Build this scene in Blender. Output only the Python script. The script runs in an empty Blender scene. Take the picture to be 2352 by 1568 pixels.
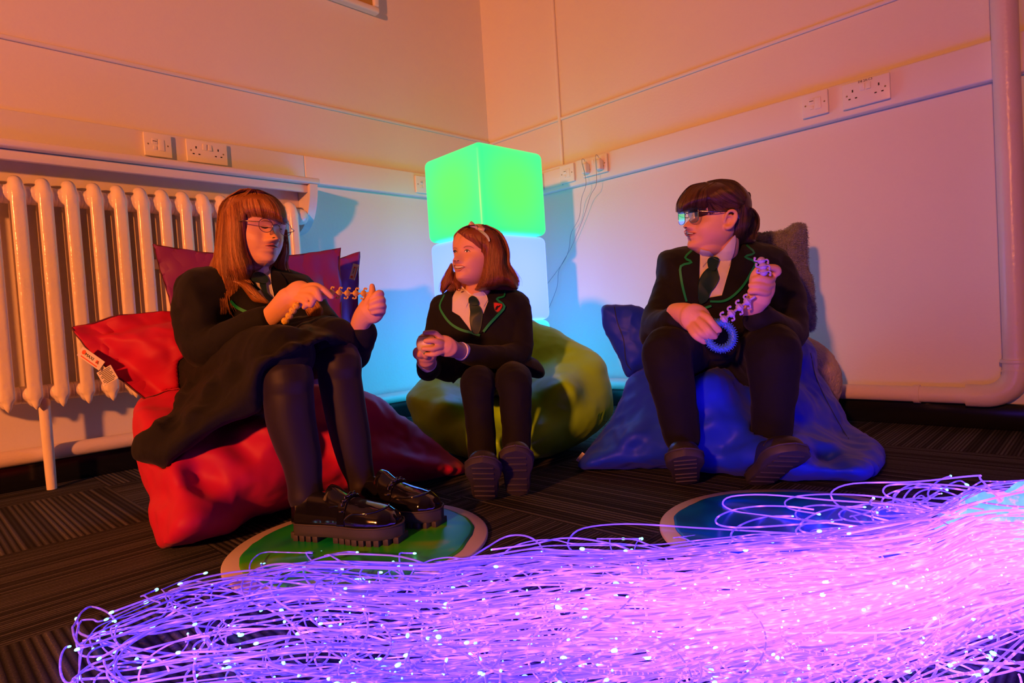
import bpy, bmesh, math, random
import numpy as np
from mathutils import Vector, Matrix, noise
from mathutils.bvhtree import BVHTree
random.seed(7); rng = np.random.default_rng(7)
S = bpy.context.scene; COL = S.collection
PI = math.pi
# ---------------------------------------------------------------- camera model (corner of the room = origin)
yaw, pit, rol = [math.radians(a) for a in (44.833, 1.954, 3.624)]
FPX = 1413.6
F0 = np.array([math.cos(yaw), math.sin(yaw), 0]); R0 = np.array([math.sin(yaw), -math.cos(yaw), 0]); U0 = np.array([0, 0, 1.])
F = F0*math.cos(pit)-U0*math.sin(pit); U1 = U0*math.cos(pit)+F0*math.sin(pit)
R = R0*math.cos(rol)-U1*math.sin(rol); U = U1*math.cos(rol)+R0*math.sin(rol)
CAM = np.array([-2.498, -2.570, .45])
def ray(x, y): return F+R*((x-1176)/FPX)+U*((784-y)/FPX)
def P(x, y, z): return CAM+ray(x, y)*z
def onfloor(x, y, h=0.):
    d = ray(x, y); return CAM+d*((h-CAM[2])/d[2])
def zfloor(x, y, h=0.):
    d = ray(x, y); return (h-CAM[2])/d[2]
def V(a): return Vector([float(c) for c in a])
def nrm(a):
    a = np.asarray(a, float); return a/max(1e-9, np.linalg.norm(a))
# ---------------------------------------------------------------- materials
def mat(name, col, rough=.6, metal=0., spec=.5, bump=0., bscale=40., var=0., vscale=8., sss=0., coat=0., sheen=0., alpha=1., emis=None, estr=0., aniso=0., trans=0.):
    m = bpy.data.materials.new(name); m.use_nodes = True; nt = m.node_tree; b = nt.nodes['Principled BSDF']
    c = (col[0], col[1], col[2], 1); b.inputs['Base Color'].default_value = c
    b.inputs['Roughness'].default_value = rough; b.inputs['Metallic'].default_value = metal
    b.inputs['Specular IOR Level'].default_value = spec
    if sss: b.inputs['Subsurface Weight'].default_value = sss; b.inputs['Subsurface Radius'].default_value = (1, .35, .2); b.inputs['Subsurface Scale'].default_value = .0022
    if coat: b.inputs['Coat Weight'].default_value = coat; b.inputs['Coat Roughness'].default_value = .08
    if sheen: b.inputs['Sheen Weight'].default_value = sheen; b.inputs['Sheen Roughness'].default_value = .5
    if trans: b.inputs['Transmission Weight'].default_value = trans
    if aniso: b.inputs['Anisotropic'].default_value = aniso
    if emis: b.inputs['Emission Color'].default_value = (*emis, 1); b.inputs['Emission Strength'].default_value = estr
    tc = nt.nodes.new('ShaderNodeTexCoord')
    if var:
        n = nt.nodes.new('ShaderNodeTexNoise'); n.inputs['Scale'].default_value = vscale; n.inputs['Detail'].default_value = 5
        nt.links.new(tc.outputs['Object'], n.inputs['Vector'])
        r = nt.nodes.new('ShaderNodeMix'); r.data_type = 'RGBA'
        r.inputs[6].default_value = (*[x*(1-var) for x in col], 1); r.inputs[7].default_value = (*[min(1, x*(1+var)) for x in col], 1)
        nt.links.new(n.outputs['Fac'], r.inputs[0]); nt.links.new(r.outputs[2], b.inputs['Base Color'])
    if bump:
        n = nt.nodes.new('ShaderNodeTexNoise'); n.inputs['Scale'].default_value = bscale; n.inputs['Detail'].default_value = 4
        nt.links.new(tc.outputs['Object'], n.inputs['Vector'])
        bp = nt.nodes.new('ShaderNodeBump'); bp.inputs['Strength'].default_value = bump; bp.inputs['Distance'].default_value = .01
        nt.links.new(n.outputs['Fac'], bp.inputs['Height']); nt.links.new(bp.outputs['Normal'], b.inputs['Normal'])
    return m
# ---------------------------------------------------------------- object helpers
def tag(o, label=None, cat=None, group=None, kind=None):
    if label: o['label'] = label
    if cat: o['category'] = cat
    if group: o['group'] = group
    if kind: o['kind'] = kind
    return o
def empty(name, loc, label=None, cat=None, group=None):
    o = bpy.data.objects.new(name, None); COL.objects.link(o); o.location = V(loc); o.empty_display_size = .05
    return tag(o, label, cat, group)
def setpar(o, parent):
    if parent is not None:
        o.parent = parent
        o.matrix_parent_inverse = world_of(parent).inverted()
def world_of(o):
    m = Matrix.LocRotScale(o.location, o.rotation_euler, o.scale)
    return m if o.parent is None else world_of(o.parent) @ o.matrix_parent_inverse @ m
def mk(name, vf, m=None, parent=None, ang=40, mi=None):
    v, f = vf
    me = bpy.data.meshes.new(name); me.from_pydata([tuple(map(float, p)) for p in v], [], [tuple(int(i) for i in q) for q in f])
    ms = m if isinstance(m, (list, tuple)) else [m]
    for k in ms:
        if k: me.materials.append(k)
    if mi is not None: me.polygons.foreach_set('material_index', mi)
    me.polygons.foreach_set('use_smooth', [True]*len(me.polygons))
    if ang is not None and ang < 180: me.set_sharp_from_angle(angle=math.radians(ang))
    me.update()
    o = bpy.data.objects.new(name, me); COL.objects.link(o); setpar(o, parent); return o
def join(*vfs):
    V_, F_ = [], []
    for v, f in vfs:
        n = len(V_); V_.extend([tuple(p) for p in v]); F_.extend([tuple(i+n for i in q) for q in f])
    return V_, F_
def frombm(bm):
    bm.verts.index_update(); v = [tuple(x.co) for x in bm.verts]; f = [tuple(w.index for w in q.verts) for q in bm.faces]; bm.free(); return v, f
def box(c, ax, half, bev=.003, seg=2):
    """box with centre c, axes ax (3 unit vectors) and half sizes"""
    bm = bmesh.new(); bmesh.ops.create_cube(bm, size=2)
    for v in bm.verts: v.co = Vector((v.co.x*half[0], v.co.y*half[1], v.co.z*half[2]))
    if bev > 0: bmesh.ops.bevel(bm, geom=bm.edges[:], offset=min(bev, min(half)*.95), segments=seg, profile=.5, affect='EDGES', clamp_overlap=True)
    v, f = frombm(bm); A = np.array(ax, float); v = np.array(v)@A+np.asarray(c); return v.tolist(), f
AX = np.eye(3)
def aabox(x0, x1, y0, y1, z0, z1, bev=.003, seg=2):
    return box(((x0+x1)/2, (y0+y1)/2, (z0+z1)/2), AX, (abs(x1-x0)/2, abs(y1-y0)/2, abs(z1-z0)/2), bev, seg)
def cr(pts, n=8, closed=False):
    """catmull-rom through points"""
    p = np.array(pts, float); k = len(p); out = []
    rngk = range(k) if closed else range(k-1)
    for i in rngk:
        a = p[(i-1) % k] if closed or i > 0 else 2*p[0]-p[1]
        b = p[i]; c = p[(i+1) % k]; d = p[(i+2) % k] if closed or i+2 < k else 2*p[-1]-p[-2]
        for t in np.arange(n)/n:
            out.append(.5*((2*b)+(-a+c)*t+(2*a-5*b+4*c-d)*t*t+(-a+3*b-3*c+d)*t**3))
    if not closed: out.append(p[-1])
    return np.array(out)
def resample(p, n):
    p = np.array(p, float); d = np.r_[0, np.cumsum(np.linalg.norm(np.diff(p, axis=0), axis=1))]
    t = np.linspace(0, d[-1], n); return np.array([np.interp(t, d, p[:, j]) for j in range(p.shape[1])]).T
def tube(pts, rad, n=12, cap=True, flat=None):
    """tube along pts; rad scalar or list; flat=(vector, factor) squashes the section along a vector; round caps"""
    p = np.array(pts, float); k = len(p); rad = np.full(k, rad, float) if np.isscalar(rad) else np.array(rad, float)
    T = np.gradient(p, axis=0); T /= np.maximum(1e-9, np.linalg.norm(T, axis=1))[:, None]
    if cap:
        def capr(c, t, r, s):
            return [(c+t*s*r*math.sin(a), r*math.cos(a)) for a in (PI/2*.98, PI/3, PI/6)]
        st = capr(p[0], T[0], rad[0], -1); en = capr(p[-1], T[-1], rad[-1], 1)[::-1]
        p = np.vstack([[a for a, b in st], p, [a for a, b in en]]); rad = np.r_[[b for a, b in st], rad, [b for a, b in en]]
        T = np.vstack([[T[0]]*3, T, [T[-1]]*3])
    k = len(p); ref = np.array([0, 0, 1.]) if abs(T[0][2]) < .9 else np.array([1., 0, 0])
    u = nrm(np.cross(T[0], ref)); vs = []
    for i in range(k):
        u = nrm(u-T[i]*(u@T[i])); w = np.cross(T[i], u)
        for j in range(n):
            a = 2*PI*j/n; o = (u*math.cos(a)+w*math.sin(a))*rad[i]
            if flat is not None: fv = nrm(flat[0]); o = o-fv*(o@fv)*(1-flat[1])
            vs.append(p[i]+o)
    fs = [(i*n+j, i*n+(j+1) % n, (i+1)*n+(j+1) % n, (i+1)*n+j) for i in range(k-1) for j in range(n)]
    fs += [tuple(range(n))[::-1], tuple((k-1)*n+j for j in range(n))]
    return vs, fs
def limb(pts, rad, n=20, sub=6, flat=None):
    q = cr(np.c_[np.array(pts, float), np.array(rad, float)], sub); return tube(q[:, :3], np.maximum(q[:, 3], .001), n, True, flat)
def ell(c, ax, n=24, m=16):
    c = np.asarray(c, float); ax = np.array(ax, float); vs = [c-ax[2]]
    for i in range(1, m):
        t = -PI/2+PI*i/m
        for j in range(n):
            a = 2*PI*j/n; vs.append(c+ax[0]*math.cos(t)*math.cos(a)+ax[1]*math.cos(t)*math.sin(a)+ax[2]*math.sin(t))
    vs.append(c+ax[2]); fs = []
    for j in range(n): fs.append((0, 1+(j+1) % n, 1+j)); fs.append((len(vs)-1, 1+(m-2)*n+j, 1+(m-2)*n+(j+1) % n))
    for i in range(m-2):
        for j in range(n): fs.append((1+i*n+j, 1+i*n+(j+1) % n, 1+(i+1)*n+(j+1) % n, 1+(i+1)*n+j))
    return vs, fs
def ball(c, r, n=16, m=10): return ell(c, np.eye(3)*r, n, m)
def loft(rings, closed=True, caps=True):
    n = len(rings[0]); k = len(rings); vs = [tuple(p) for r in rings for p in r]
    fs = [(i*n+j, i*n+(j+1) % n, (i+1)*n+(j+1) % n, (i+1)*n+j) for i in range(k-1) for j in range(n if closed else n-1)]
    if caps: fs += [tuple(range(n))[::-1], tuple((k-1)*n+j for j in range(n))]
    return vs, fs
def pdist(pts, poly):
    """signed distance (inside +) and nearest point on the polygon"""
    a = poly; b = np.roll(poly, -1, 0); best = np.full(len(pts), 1e9); near = np.zeros_like(pts); ins = np.zeros(len(pts), bool)
    for p, q in zip(a, b):
        e = q-p; L = max(1e-9, e@e); t = np.clip(((pts-p)@e)/L, 0, 1); c = p+t[:, None]*e; d = np.linalg.norm(pts-c, axis=1)
        m = d < best; best[m] = d[m]; near[m] = c[m]
        cond = ((p[1] > pts[:, 1]) != (q[1] > pts[:, 1])); xi = (q[0]-p[0])*(pts[:, 1]-p[1])/((q[1]-p[1]) or 1e-9)+p[0]
        ins ^= cond & (pts[:, 0] < xi)
    return np.where(ins, best, -best), near
def inflate(poly, T, D, step=5, sm=4, extra=(), back=1., power=2., prof=.5):
    """rounded solid: poly = [(px,py,z)...] silhouette with its depth at each corner; T half thickness (m), D px over which it swells"""
    q = np.array(poly, float)
    if sm: q = cr(q, sm, True)
    ctrl = np.vstack([q, np.array(extra, float).reshape(-1, 3)]) if len(extra) else q
    pl = q[:, :2]; x0, y0 = pl.min(0)-step; x1, y1 = pl.max(0)+step
    gx = np.arange(x0, x1+step, step); gy = np.arange(y0, y1+step, step); X, Y = np.meshgrid(gx, gy); pts = np.c_[X.ravel(), Y.ravel()]
    d, near = pdist(pts, pl); ins = (d > step*.15).reshape(X.shape)
    val = np.zeros_like(ins)
    for dy in (-1, 0, 1):
        for dx in (-1, 0, 1):
            val |= np.roll(np.roll(ins, dy, 0), dx, 1)
    insf = ins.ravel(); pts2 = np.where(insf[:, None], pts, near)
    idx = np.where(val.ravel())[0]; vs = []; fr = {}; bk = {}
    sel = pts2[idx]; dd = ((sel[:, None, :]-ctrl[None, :, :2])**2).sum(2)+20.; w = 1/dd**power; z = (w*ctrl[:, 2]).sum(1)/w.sum(1)
    for n_, i in enumerate(idx):
        px, py = pts2[i]
        if insf[i]:
            t = min(1, d[i]/D); h = T*(max(0, 1-(1-t)**2))**prof
            fr[i] = len(vs); vs.append(P(px, py, z[n_]-h)); bk[i] = len(vs); vs.append(P(px, py, z[n_]+h*back))
        else: fr[i] = bk[i] = len(vs); vs.append(P(px, py, z[n_]))
    W = X.shape[1]; fs = []
    for r in range(X.shape[0]-1):
        for c in range(W-1):
            q4 = [r*W+c, r*W+c+1, (r+1)*W+c+1, (r+1)*W+c]
            if not any(insf[k] for k in q4): continue
            if not all(k in fr for k in q4): continue
            fs.append(tuple(fr[k] for k in q4)); fs.append(tuple(bk[k] for k in q4)[::-1])
    return vs, fs
def evalmesh(o):
    dg = bpy.context.evaluated_depsgraph_get(); dg.update(); e = o.evaluated_get(dg); me = e.to_mesh()
    n = len(me.vertices); co = np.empty(n*3); me.vertices.foreach_get('co', co); fs = [tuple(p.vertices) for p in me.polygons]; e.to_mesh_clear()
    return co.reshape(-1, 3), fs
def remesh(pieces, voxel=.006, smooth=4, clampz=None):
    v, f = join(*pieces); o = mk('tmp', (v, f)); md = o.modifiers.new('r', 'REMESH'); md.mode = 'VOXEL'; md.voxel_size = voxel; md.adaptivity = 0
    if smooth: s = o.modifiers.new('s', 'SMOOTH'); s.factor = .5; s.iterations = smooth
    co, fs = evalmesh(o); me = o.data; bpy.data.objects.remove(o); bpy.data.meshes.remove(me)
    if clampz is not None: co[:, 2] = np.maximum(co[:, 2], clampz)
    return co, fs
def normals(v, f):
    v = np.asarray(v, float); N = np.zeros_like(v); 
    q = np.array([(a[0], a[1], a[2], a[-1]) for a in f]); n = np.cross(v[q[:, 2]]-v[q[:, 0]], v[q[:, 3]]-v[q[:, 1]])
    tri = q[:, 2] == q[:, 3]
    if tri.any(): n[tri] = np.cross(v[q[tri, 1]]-v[q[tri, 0]], v[q[tri, 2]]-v[q[tri, 0]])
    for k in range(4): np.add.at(N, q[:, k], n)
    return N/np.maximum(1e-12, np.linalg.norm(N, axis=1))[:, None]
def wrinkle(vf, amp=.006, scale=6., stretch=(1, 1, 1), seed=0, ridged=False, mask=None):
    v, f = vf; v = np.asarray(v, float); N = normals(v, f); out = v.copy(); o = Vector((seed*7.3, seed*3.1, seed*1.7))
    for i in range(len(v)):
        p = Vector((v[i][0]*scale*stretch[0], v[i][1]*scale*stretch[1], v[i][2]*scale*stretch[2]))+o
        a = noise.noise(p)+.5*noise.noise(p*2.1)
        if ridged: a = (1-abs(a)*2.2)*.5
        out[i] += N[i]*a*amp*(1 if mask is None else mask(v[i]))
    return out, f
def bvh(*vfs):
    v, f = join(*vfs); return BVHTree.FromPolygons([tuple(map(float, p)) for p in v], f)
def hit(b, x, y):
    d = V(ray(x, y)); h = b.ray_cast(V(CAM), d.normalized())
    if h[0] is None: return None
    return (h[0]-V(CAM)).dot(V(F))
def drape(poly, b, off=.002, thick=.002, step=3., zdef=None, sm=6, closed=True):
    """patch laid on a surface inside a px outline"""
    pl = cr(poly, sm, True) if sm else np.array(poly, float)
    bm = bmesh.new(); vs = [bm.verts.new((x, y, 0)) for x, y in pl]; fc = bm.faces.new(vs); bmesh.ops.triangulate(bm, faces=[fc])
    for it in range(7):
        le = [e for e in bm.edges if e.calc_length() > step]
        if not le or len(bm.verts) > 20000: break
        bmesh.ops.subdivide_edges(bm, edges=le, cuts=1); bmesh.ops.triangulate(bm, faces=bm.faces[:])
    zs = [hit(b, v.co.x, v.co.y) for v in bm.verts]
    good = [z for z in zs if z is not None]
    if not good and zdef is None: bm.free(); return [], []
    med = zdef if zdef is not None else float(np.median(good))
    zz = [z if z is not None and abs(z-med) < .12 else None for z in zs]
    gp = [(v.co.x, v.co.y, z) for v, z in zip(bm.verts, zz) if z is not None]
    g = np.array(gp) if gp else np.array([[0, 0, med]])
    for i, v in enumerate(bm.verts):
        if zz[i] is None: k = ((g[:, 0]-v.co.x)**2+(g[:, 1]-v.co.y)**2).argmin(); zz[i] = g[k, 2]
    bm.verts.index_update()
    fr = [P(v.co.x, v.co.y, z-off-thick) for v, z in zip(bm.verts, zz)]; bk = [P(v.co.x, v.co.y, z-off) for v, z in zip(bm.verts, zz)]
    n = len(fr); fs = []
    for q in bm.faces:
        i = [w.index for w in q.verts]; fs.append(tuple(i)); fs.append(tuple(k+n for k in i)[::-1])
    for e in bm.edges:
        if len(e.link_faces) == 1: a, c = e.verts[0].index, e.verts[1].index; fs.append((a, c, c+n, a+n))
    bm.free(); return fr+bk, fs
def ribbon(px, b, width=6., off=.002, thick=.002, sm=6, zdef=None, taper=False):
    q = cr(px, sm) if sm else np.array(px, float); T = np.gradient(q, axis=0); T /= np.maximum(1e-6, np.linalg.norm(T, axis=1))[:, None]; N = np.c_[-T[:, 1], T[:, 0]]
    k = len(q); w = np.full(k, width) if np.isscalar(width) else np.interp(np.linspace(0, 1, k), np.linspace(0, 1, len(width)), width)
    vs = []; last = zdef
    for i in range(k):
        z = hit(b, *q[i])
        if z is None: z = last if last is not None else 1.7
        if last is not None and abs(z-last) > .1: z = last
        last = z; l = q[i]+N[i]*w[i]/2; r = q[i]-N[i]*w[i]/2
        zl = hit(b, *l); zr = hit(b, *r); zl = zl if zl and abs(zl-z) < .015 else z; zr = zr if zr and abs(zr-z) < .015 else z
        vs += [P(*l, zl-off-thick), P(*r, zr-off-thick), P(*r, zr+.004), P(*l, zl+.004)]
    fs = [(4*i+j, 4*i+(j+1) % 4, 4*i+4+(j+1) % 4, 4*i+4+j) for i in range(k-1) for j in range(4)]+[(3, 2, 1, 0), (4*k-4, 4*k-3, 4*k-2, 4*k-1)]
    return vs, fs
def text(s, size, c, u, v, m=None, depth=.0004):
    """flat lettering, centre c, axes u (reading direction) and v (up)"""
    cu = bpy.data.curves.new('txt', 'FONT'); cu.body = s; cu.size = size; cu.align_x = 'CENTER'; cu.align_y = 'CENTER'; cu.extrude = depth; cu.resolution_u = 3
    o = bpy.data.objects.new('txt', cu); COL.objects.link(o); co, fs = evalmesh(o); bpy.data.objects.remove(o); bpy.data.curves.remove(cu)
    u = nrm(u); v = nrm(v); n = np.cross(u, v); A = np.array([u, v, n]); return (co@A+np.asarray(c)).tolist(), fs
# ================================================================ SETTING
M = {}
M['paint'] = mat('wall_paint', (.78, .74, .68), .55, bump=.08, bscale=90, var=.03, vscale=3)
M['gloss'] = mat('gloss_paint', (.80, .74, .66), .22, bump=.12, bscale=45, var=.05, vscale=20)
M['trunk'] = mat('trunking_plastic', (.80, .77, .72), .4)
M['plastic'] = mat('white_plastic', (.82, .80, .76), .3)
M['dark'] = mat('dark_slot', (.01, .01, .01), .6)
M['screw'] = mat('brass_screw', (.35, .28, .15), .35, metal=1)
M['skirt'] = mat('black_gloss_skirting', (.008, .008, .009), .18)
M['ceil'] = mat('ceiling_paint', (.35, .33, .31), .8)
def carpet_mat():
    m = bpy.data.materials.new('striped_carpet_tiles'); m.use_nodes = True; nt = m.node_tree; b = nt.nodes['Principled BSDF']; N = nt.nodes.new; L = nt.links.new
    b.inputs['Roughness'].default_value = .95; b.inputs['Specular IOR Level'].default_value = .2
    tc = N('ShaderNodeTexCoord'); sp = N('ShaderNodeSeparateXYZ'); L(tc.outputs['Object'], sp.inputs[0])
    def mth(op, a, c=None, d=None):
        n = N('ShaderNodeMath'); n.operation = op
        for i, x in enumerate((a, c, d)):
            if x is None: continue
            if isinstance(x, (int, float)): n.inputs[i].default_value = x
            else: L(x, n.inputs[i])
        return n.outputs[0]
    X = mth('DIVIDE', mth('ADD', sp.outputs[0], 2.04+11), .55); Y = mth('DIVIDE', mth('ADD', sp.outputs[1], .79+11), .55)
    fx = mth('FLOOR', X); fy = mth('FLOOR', Y)
    par = mth('MODULO', mth('ADD', fx, fy), 2.)
    def stripes(c, per, seedc):
        w = N('ShaderNodeTexNoise'); w.noise_dimensions = '1D'; w.inputs['Scale'].default_value = 1; w.inputs['Detail'].default_value = 0
        cell = mth('FLOOR', mth('MULTIPLY', c, 1/per)); fr = mth('FRACT', mth('MULTIPLY', c, 1/per))
        wn = N('ShaderNodeTexWhiteNoise'); wn.noise_dimensions = '1D'; L(mth('ADD', cell, seedc), wn.inputs['W'])
        tri = mth('SUBTRACT', 1., mth('ABSOLUTE', mth('SUBTRACT', mth('MULTIPLY', fr, 2.), 1.)))
        return mth('MULTIPLY', mth('POWER', tri, .7), mth('ADD', .25, mth('MULTIPLY', wn.outputs['Value'], .75)))
    sA = stripes(sp.outputs[0], .0135, 3.); sB = stripes(sp.outputs[1], .009, 9.)
    mixv = N('ShaderNodeMix'); L(par, mixv.inputs[0]); L(sB, mixv.inputs[2]); L(sA, mixv.inputs[3])
    fn = N('ShaderNodeTexNoise'); fn.inputs['Scale'].default_value = 260; fn.inputs['Detail'].default_value = 3; L(tc.outputs['Object'], fn.inputs['Vector'])
    h = mth('MULTIPLY', mixv.outputs[0], mth('ADD', .35, mth('MULTIPLY', fn.outputs['Fac'], 1.1)))
    cr_ = N('ShaderNodeValToRGB'); cr_.color_ramp.elements[0].color = (.008, .009, .010, 1); cr_.color_ramp.elements[1].color = (.15, .15, .15, 1); cr_.color_ramp.elements[0].position = .12
    L(h, cr_.inputs[0]); L(cr_.outputs[0], b.inputs['Base Color'])
    bp = N('ShaderNodeBump'); bp.inputs['Strength'].default_value = .5; bp.inputs['Distance'].default_value = .004; L(h, bp.inputs['Height']); L(bp.outputs[0], b.inputs['Normal'])
    return m
M['carpet'] = carpet_mat()
RX, RY, RZ = -8.8, -5.4, 2.75
def struct(name, vf, m): return tag(mk(name, vf, m, ang=30), kind='structure')
struct('floor', aabox(RX-.1, .1, RY-.1, .1, -.1, 0, 0), M['carpet'])
struct('ceiling', aabox(RX-.1, .1, RY-.1, .1, RZ, RZ+.1, 0), M['ceil'])
struct('wall_left', aabox(RX-.1, .1, 0, .1, 0, RZ, 0), M['paint'])
struct('wall_right', aabox(0, .1, RY-.1, 0, 0, RZ, 0), M['paint'])
M['darkwall'] = mat('dark_unseen_wall', (.03, .025, .03), .9)  # for the unseen walls, kept dark to cut bounced light
struct('wall_back', aabox(RX-.1, .1, RY-.1, RY, 0, RZ, 0), M['darkwall'])
struct('wall_far', aabox(RX-.1, RX, RY, 0, 0, RZ, 0), M['darkwall'])
struct('baseboard_left', aabox(RX, 0, -.022, 0, 0, .085, .006), M['skirt'])
struct('baseboard_right', aabox(-.022, 0, RY, -.022, 0, .085, .006), M['skirt'])
# picture bead and dado trunking
struct('trim_1', join(aabox(RX, 0, -.010, 0, 1.468, 1.484, .005, 3)), M['paint'])
struct('trim_2', join(aabox(-.010, 0, RY, -.0105, 1.458, 1.474, .005, 3)), M['paint'])
struct('trim_3', join(aabox(-1.168, 0, -.035, 0, 1.113, 1.232, .006, 3), aabox(RX, -1.168, -.035, 0, 1.128, 1.232, .006, 3)), M['trunk'])
struct('trim_4', join(aabox(-.035, 0, RY, -.0355, 1.103, 1.226, .006, 3), aabox(-.041, -.0352, -.56, -.036, 1.12, 1.21, .003), ), M['trunk'])
struct('trim_5', aabox(-.014, 0, -.548, -.530, 1.228, RZ, .004, 3), M['trunk'])
# radiator shelf (boxed sill with a curved end bracket)
def shelf():
    o = empty('radiator_shelf', (-2.2, -.08, 1.0), 'painted wooden shelf with curved end bracket along the wall above the radiator', 'shelf')
    top = aabox(-3.4, -1.168, -.162, -.0355, 1.078, 1.104, .008, 3); t = mk('shelf_board', join(top, aabox(-3.4, -1.18, -.0352, -.002, 1.078, 1.104, .001)), M['gloss'], o)
    mk('back_rail', aabox(-3.4, -1.215, -.048, -.002, .985, 1.0775, .004), M['gloss'], o)
    mk('front_rail', aabox(-3.4, -1.215, -.135, -.115, 1.045, 1.0775, .004), M['gloss'], o)
    pr = [(-.002, 1.077), (-.158, 1.077)]+[(-.158+.156*(t**1.7), 1.077-.19*math.sin(t*PI/2)) for t in np.linspace(.08, 1, 14)]
    a = [(-1.215, y, z) for y, z in pr]; b = [(-1.180, y, z) for y, z in pr]
    mk('end_bracket', loft([a, b]), M['gloss'], o); return o
shelf()
# ---------------------------------------------------------------- sockets and switches
def frame_on(wall):
    return (np.array([1., 0, 0]), np.array([0, -1., 0])) if wall == 'L' else (np.array([0, -1., 0]), np.array([-1., 0, 0]))
def plate(name, wall, s0, s1, z0, z1, kind, label, base=.035, deep=.013, group=None):
    u, n = frame_on(wall); w = np.array([0, 0, 1.]); s = (s0+s1)/2; z = (z0+z1)/2; hw = abs(s1-s0)/2; hh = (z1-z0)/2
    c = u*s+n*(base+.0006)+w*z; o = empty(name, c, label, 'socket' if kind != 'spur' else 'switch', group); A = [u, w, n]
    mk('back_box', box(c+n*deep*.5*.56, A, (hw*.985, hh*.985, deep*.28), .003), M['plastic'], o)
    mk('face_plate', box(c+n*(deep*.78), A, (hw, hh, deep*.22), .0025, 3), M['plastic'], o); t = deep+.0002
    def at(a, b, d=0): return c+u*a+w*b+n*(t+d)
    k = hh/.043
    def screw(a): mk('screw', ell(at(a, 0, -.0008), [u*.0034, w*.0034, n*.0022], 12, 6), M['screw'], o)
    if kind == 'double':
        for a in (-.0095, .0095): mk('rocker_switch', box(at(a, .018*k, .0012), [u, nrm(w+n*.12*(1 if a < 0 else -1)), nrm(n)], (.0075, .012, .0022), .0015), M['plastic'], o)
        for a in (-.041, .041):
            mk('pin_hole', box(at(a, .013*k, -.0004), A, (.0022, .0045, .0008), 0), M['dark'], o)
            for d in (-.011, .011): mk('pin_hole', box(at(a+d*.95, -.0125*k, -.0004), A, (.0035, .0021, .0008), 0), M['dark'], o)
        screw(-.060); screw(.060)
    elif kind == 'spur':
        mk('rocker_switch', box(at(.011, 0, .0008), A, (.010, .021, .0016), .0015), M['plastic'], o)
        mk('fuse_carrier', box(at(-.011, .012, .0006), A, (.0095, .010, .0012), .001), M['plastic'], o)
        mk('slot', box(at(-.011, .012, .0016), A, (.007, .0012, .0004), 0), M['dark'], o)
        mk('indicator', box(at(-.011, -.012, .0008), A, (.006, .006, .0014), .001), M['plastic'], o)
        screw(-.033); screw(.033)
    return o, at, A
plate('fused_switch', 'L', -1.799, -1.706, 1.138, 1.224, 'spur', 'white fused switch plate above the shelf, left of the double socket', .0352)
plate('double_socket', 'L', -1.655, -1.503, 1.137, 1.222, 'double', 'white double wall socket above the radiator shelf', .0352)
plate('fused_switch', 'L', -.578, -.487, 1.127, 1.213, 'spur', 'white fused switch plate just left of the glowing green cube', .0352)
plate('fused_switch', 'R', .365, .44, 1.118, 1.206, 'spur', 'green-lit fused switch plate just right of the glowing green cube', .042, .015)
plate('fused_switch', 'R', .555, .645, 1.125, 1.215, 'spur', 'white fused switch plate left of the two plugged-in chargers', .0352, .015)
dp, dat, dA = plate('double_socket', 'R', .70, .848, 1.128, 1.214, 'double', 'white double wall socket with two chargers plugged in', .0352, .015)
plate('fused_switch', 'R', 1.738, 1.828, 1.131, 1.217, 'spur', 'white fused switch plate on the right wall beside the marked double socket', .0352, .016)
p3, pat, pA = plate('double_socket', 'R', 1.876, 2.025, 1.124, 1.212, 'double', 'white double wall socket with a printed label, nearest the vertical pipe', .0352, .016)
mk('printed_label', text('DB 2A-C3', .0105, pat(0, .0385, .0002), pA[0], pA[1]), M['dark'], p3)
# chargers and hanging cables
M['cable'] = mat('grey_cable', (.32, .32, .33), .5)
def charger(a, label, pts):
    c = dat(a, -.008, .018); o = empty('phone_charger', c, label, 'charger', 'chargers in the double socket')
    mk('charger_body', box(c, dA, (.0155, .024, .0172), .006, 3), M['plastic'], o)
    mk('plug_collar', box(c+dA[1]*.027, dA, (.008, .007, .006), .003), M['plastic'], o)
    q = cr([c+dA[1]*.030+dA[2]*.0]+[c+dA[1]*.044+dA[2]*.010, c+dA[1]*.03+dA[2]*.026]+[np.array(p) for p in pts], 10)
    mk('charging_cable', tube(q, .0013, 8), M['cable'], o)
def RW(x, y, off=.05):
    d = ray(x, y); t = (-off-CAM[0])/d[0]; return CAM+d*t
charger(-.041, 'left white charger, its thin cable ending farther left', [RW(1346, 420, .09), RW(1336, 455, .06), RW(1330, 500, .04), RW(1312, 535, .03), RW(1307, 570, .025), RW(1295, 600, .02), RW(1257, 652, .02)])
charger(.041, 'right white charger, its thin cable hanging lowest', [RW(1370, 420, .09), RW(1356, 450, .06), RW(1340, 500, .04), RW(1322, 545, .035), RW(1310, 572, .03), RW(1284, 620, .03), RW(1279, 660, .025), RW(1259, 712, .02)])
# ---------------------------------------------------------------- pipes
M['pipe'] = mat('painted_pipe', (.78, .68, .60), .28, bump=.15, bscale=60, var=.06, vscale=15)
M['pipeg'] = mat('grey_plastic_pipe', (.50, .48, .47), .45, bump=.05, bscale=40)
def arc(c, a, b, r, n=9): return [np.array(c)+np.array(a)*r*math.cos(t)+np.array(b)*r*math.sin(t) for t in np.linspace(0, PI/2, n)]
o = empty('waste_pipe', (-.075, -2.33, 0), 'thick painted pipe rising up the right wall and bending along the floor', 'pipe')
cy, r_, zc = -2.335, .034, .112
mk('vertical_pipe', tube([(-.06, cy, .215), (-.06, cy, RZ-.01)], r_, 28, False), M['pipe'], o)
mk('elbow', tube([(-.06, cy, .225)]+[(-.06, cy+.085-.085*math.cos(t), .20-.085*math.sin(t)) for t in np.linspace(0, PI/2, 12)]+[(-.06, cy+.13, .115)], .036, 28, False), M['pipe'], o)
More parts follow.
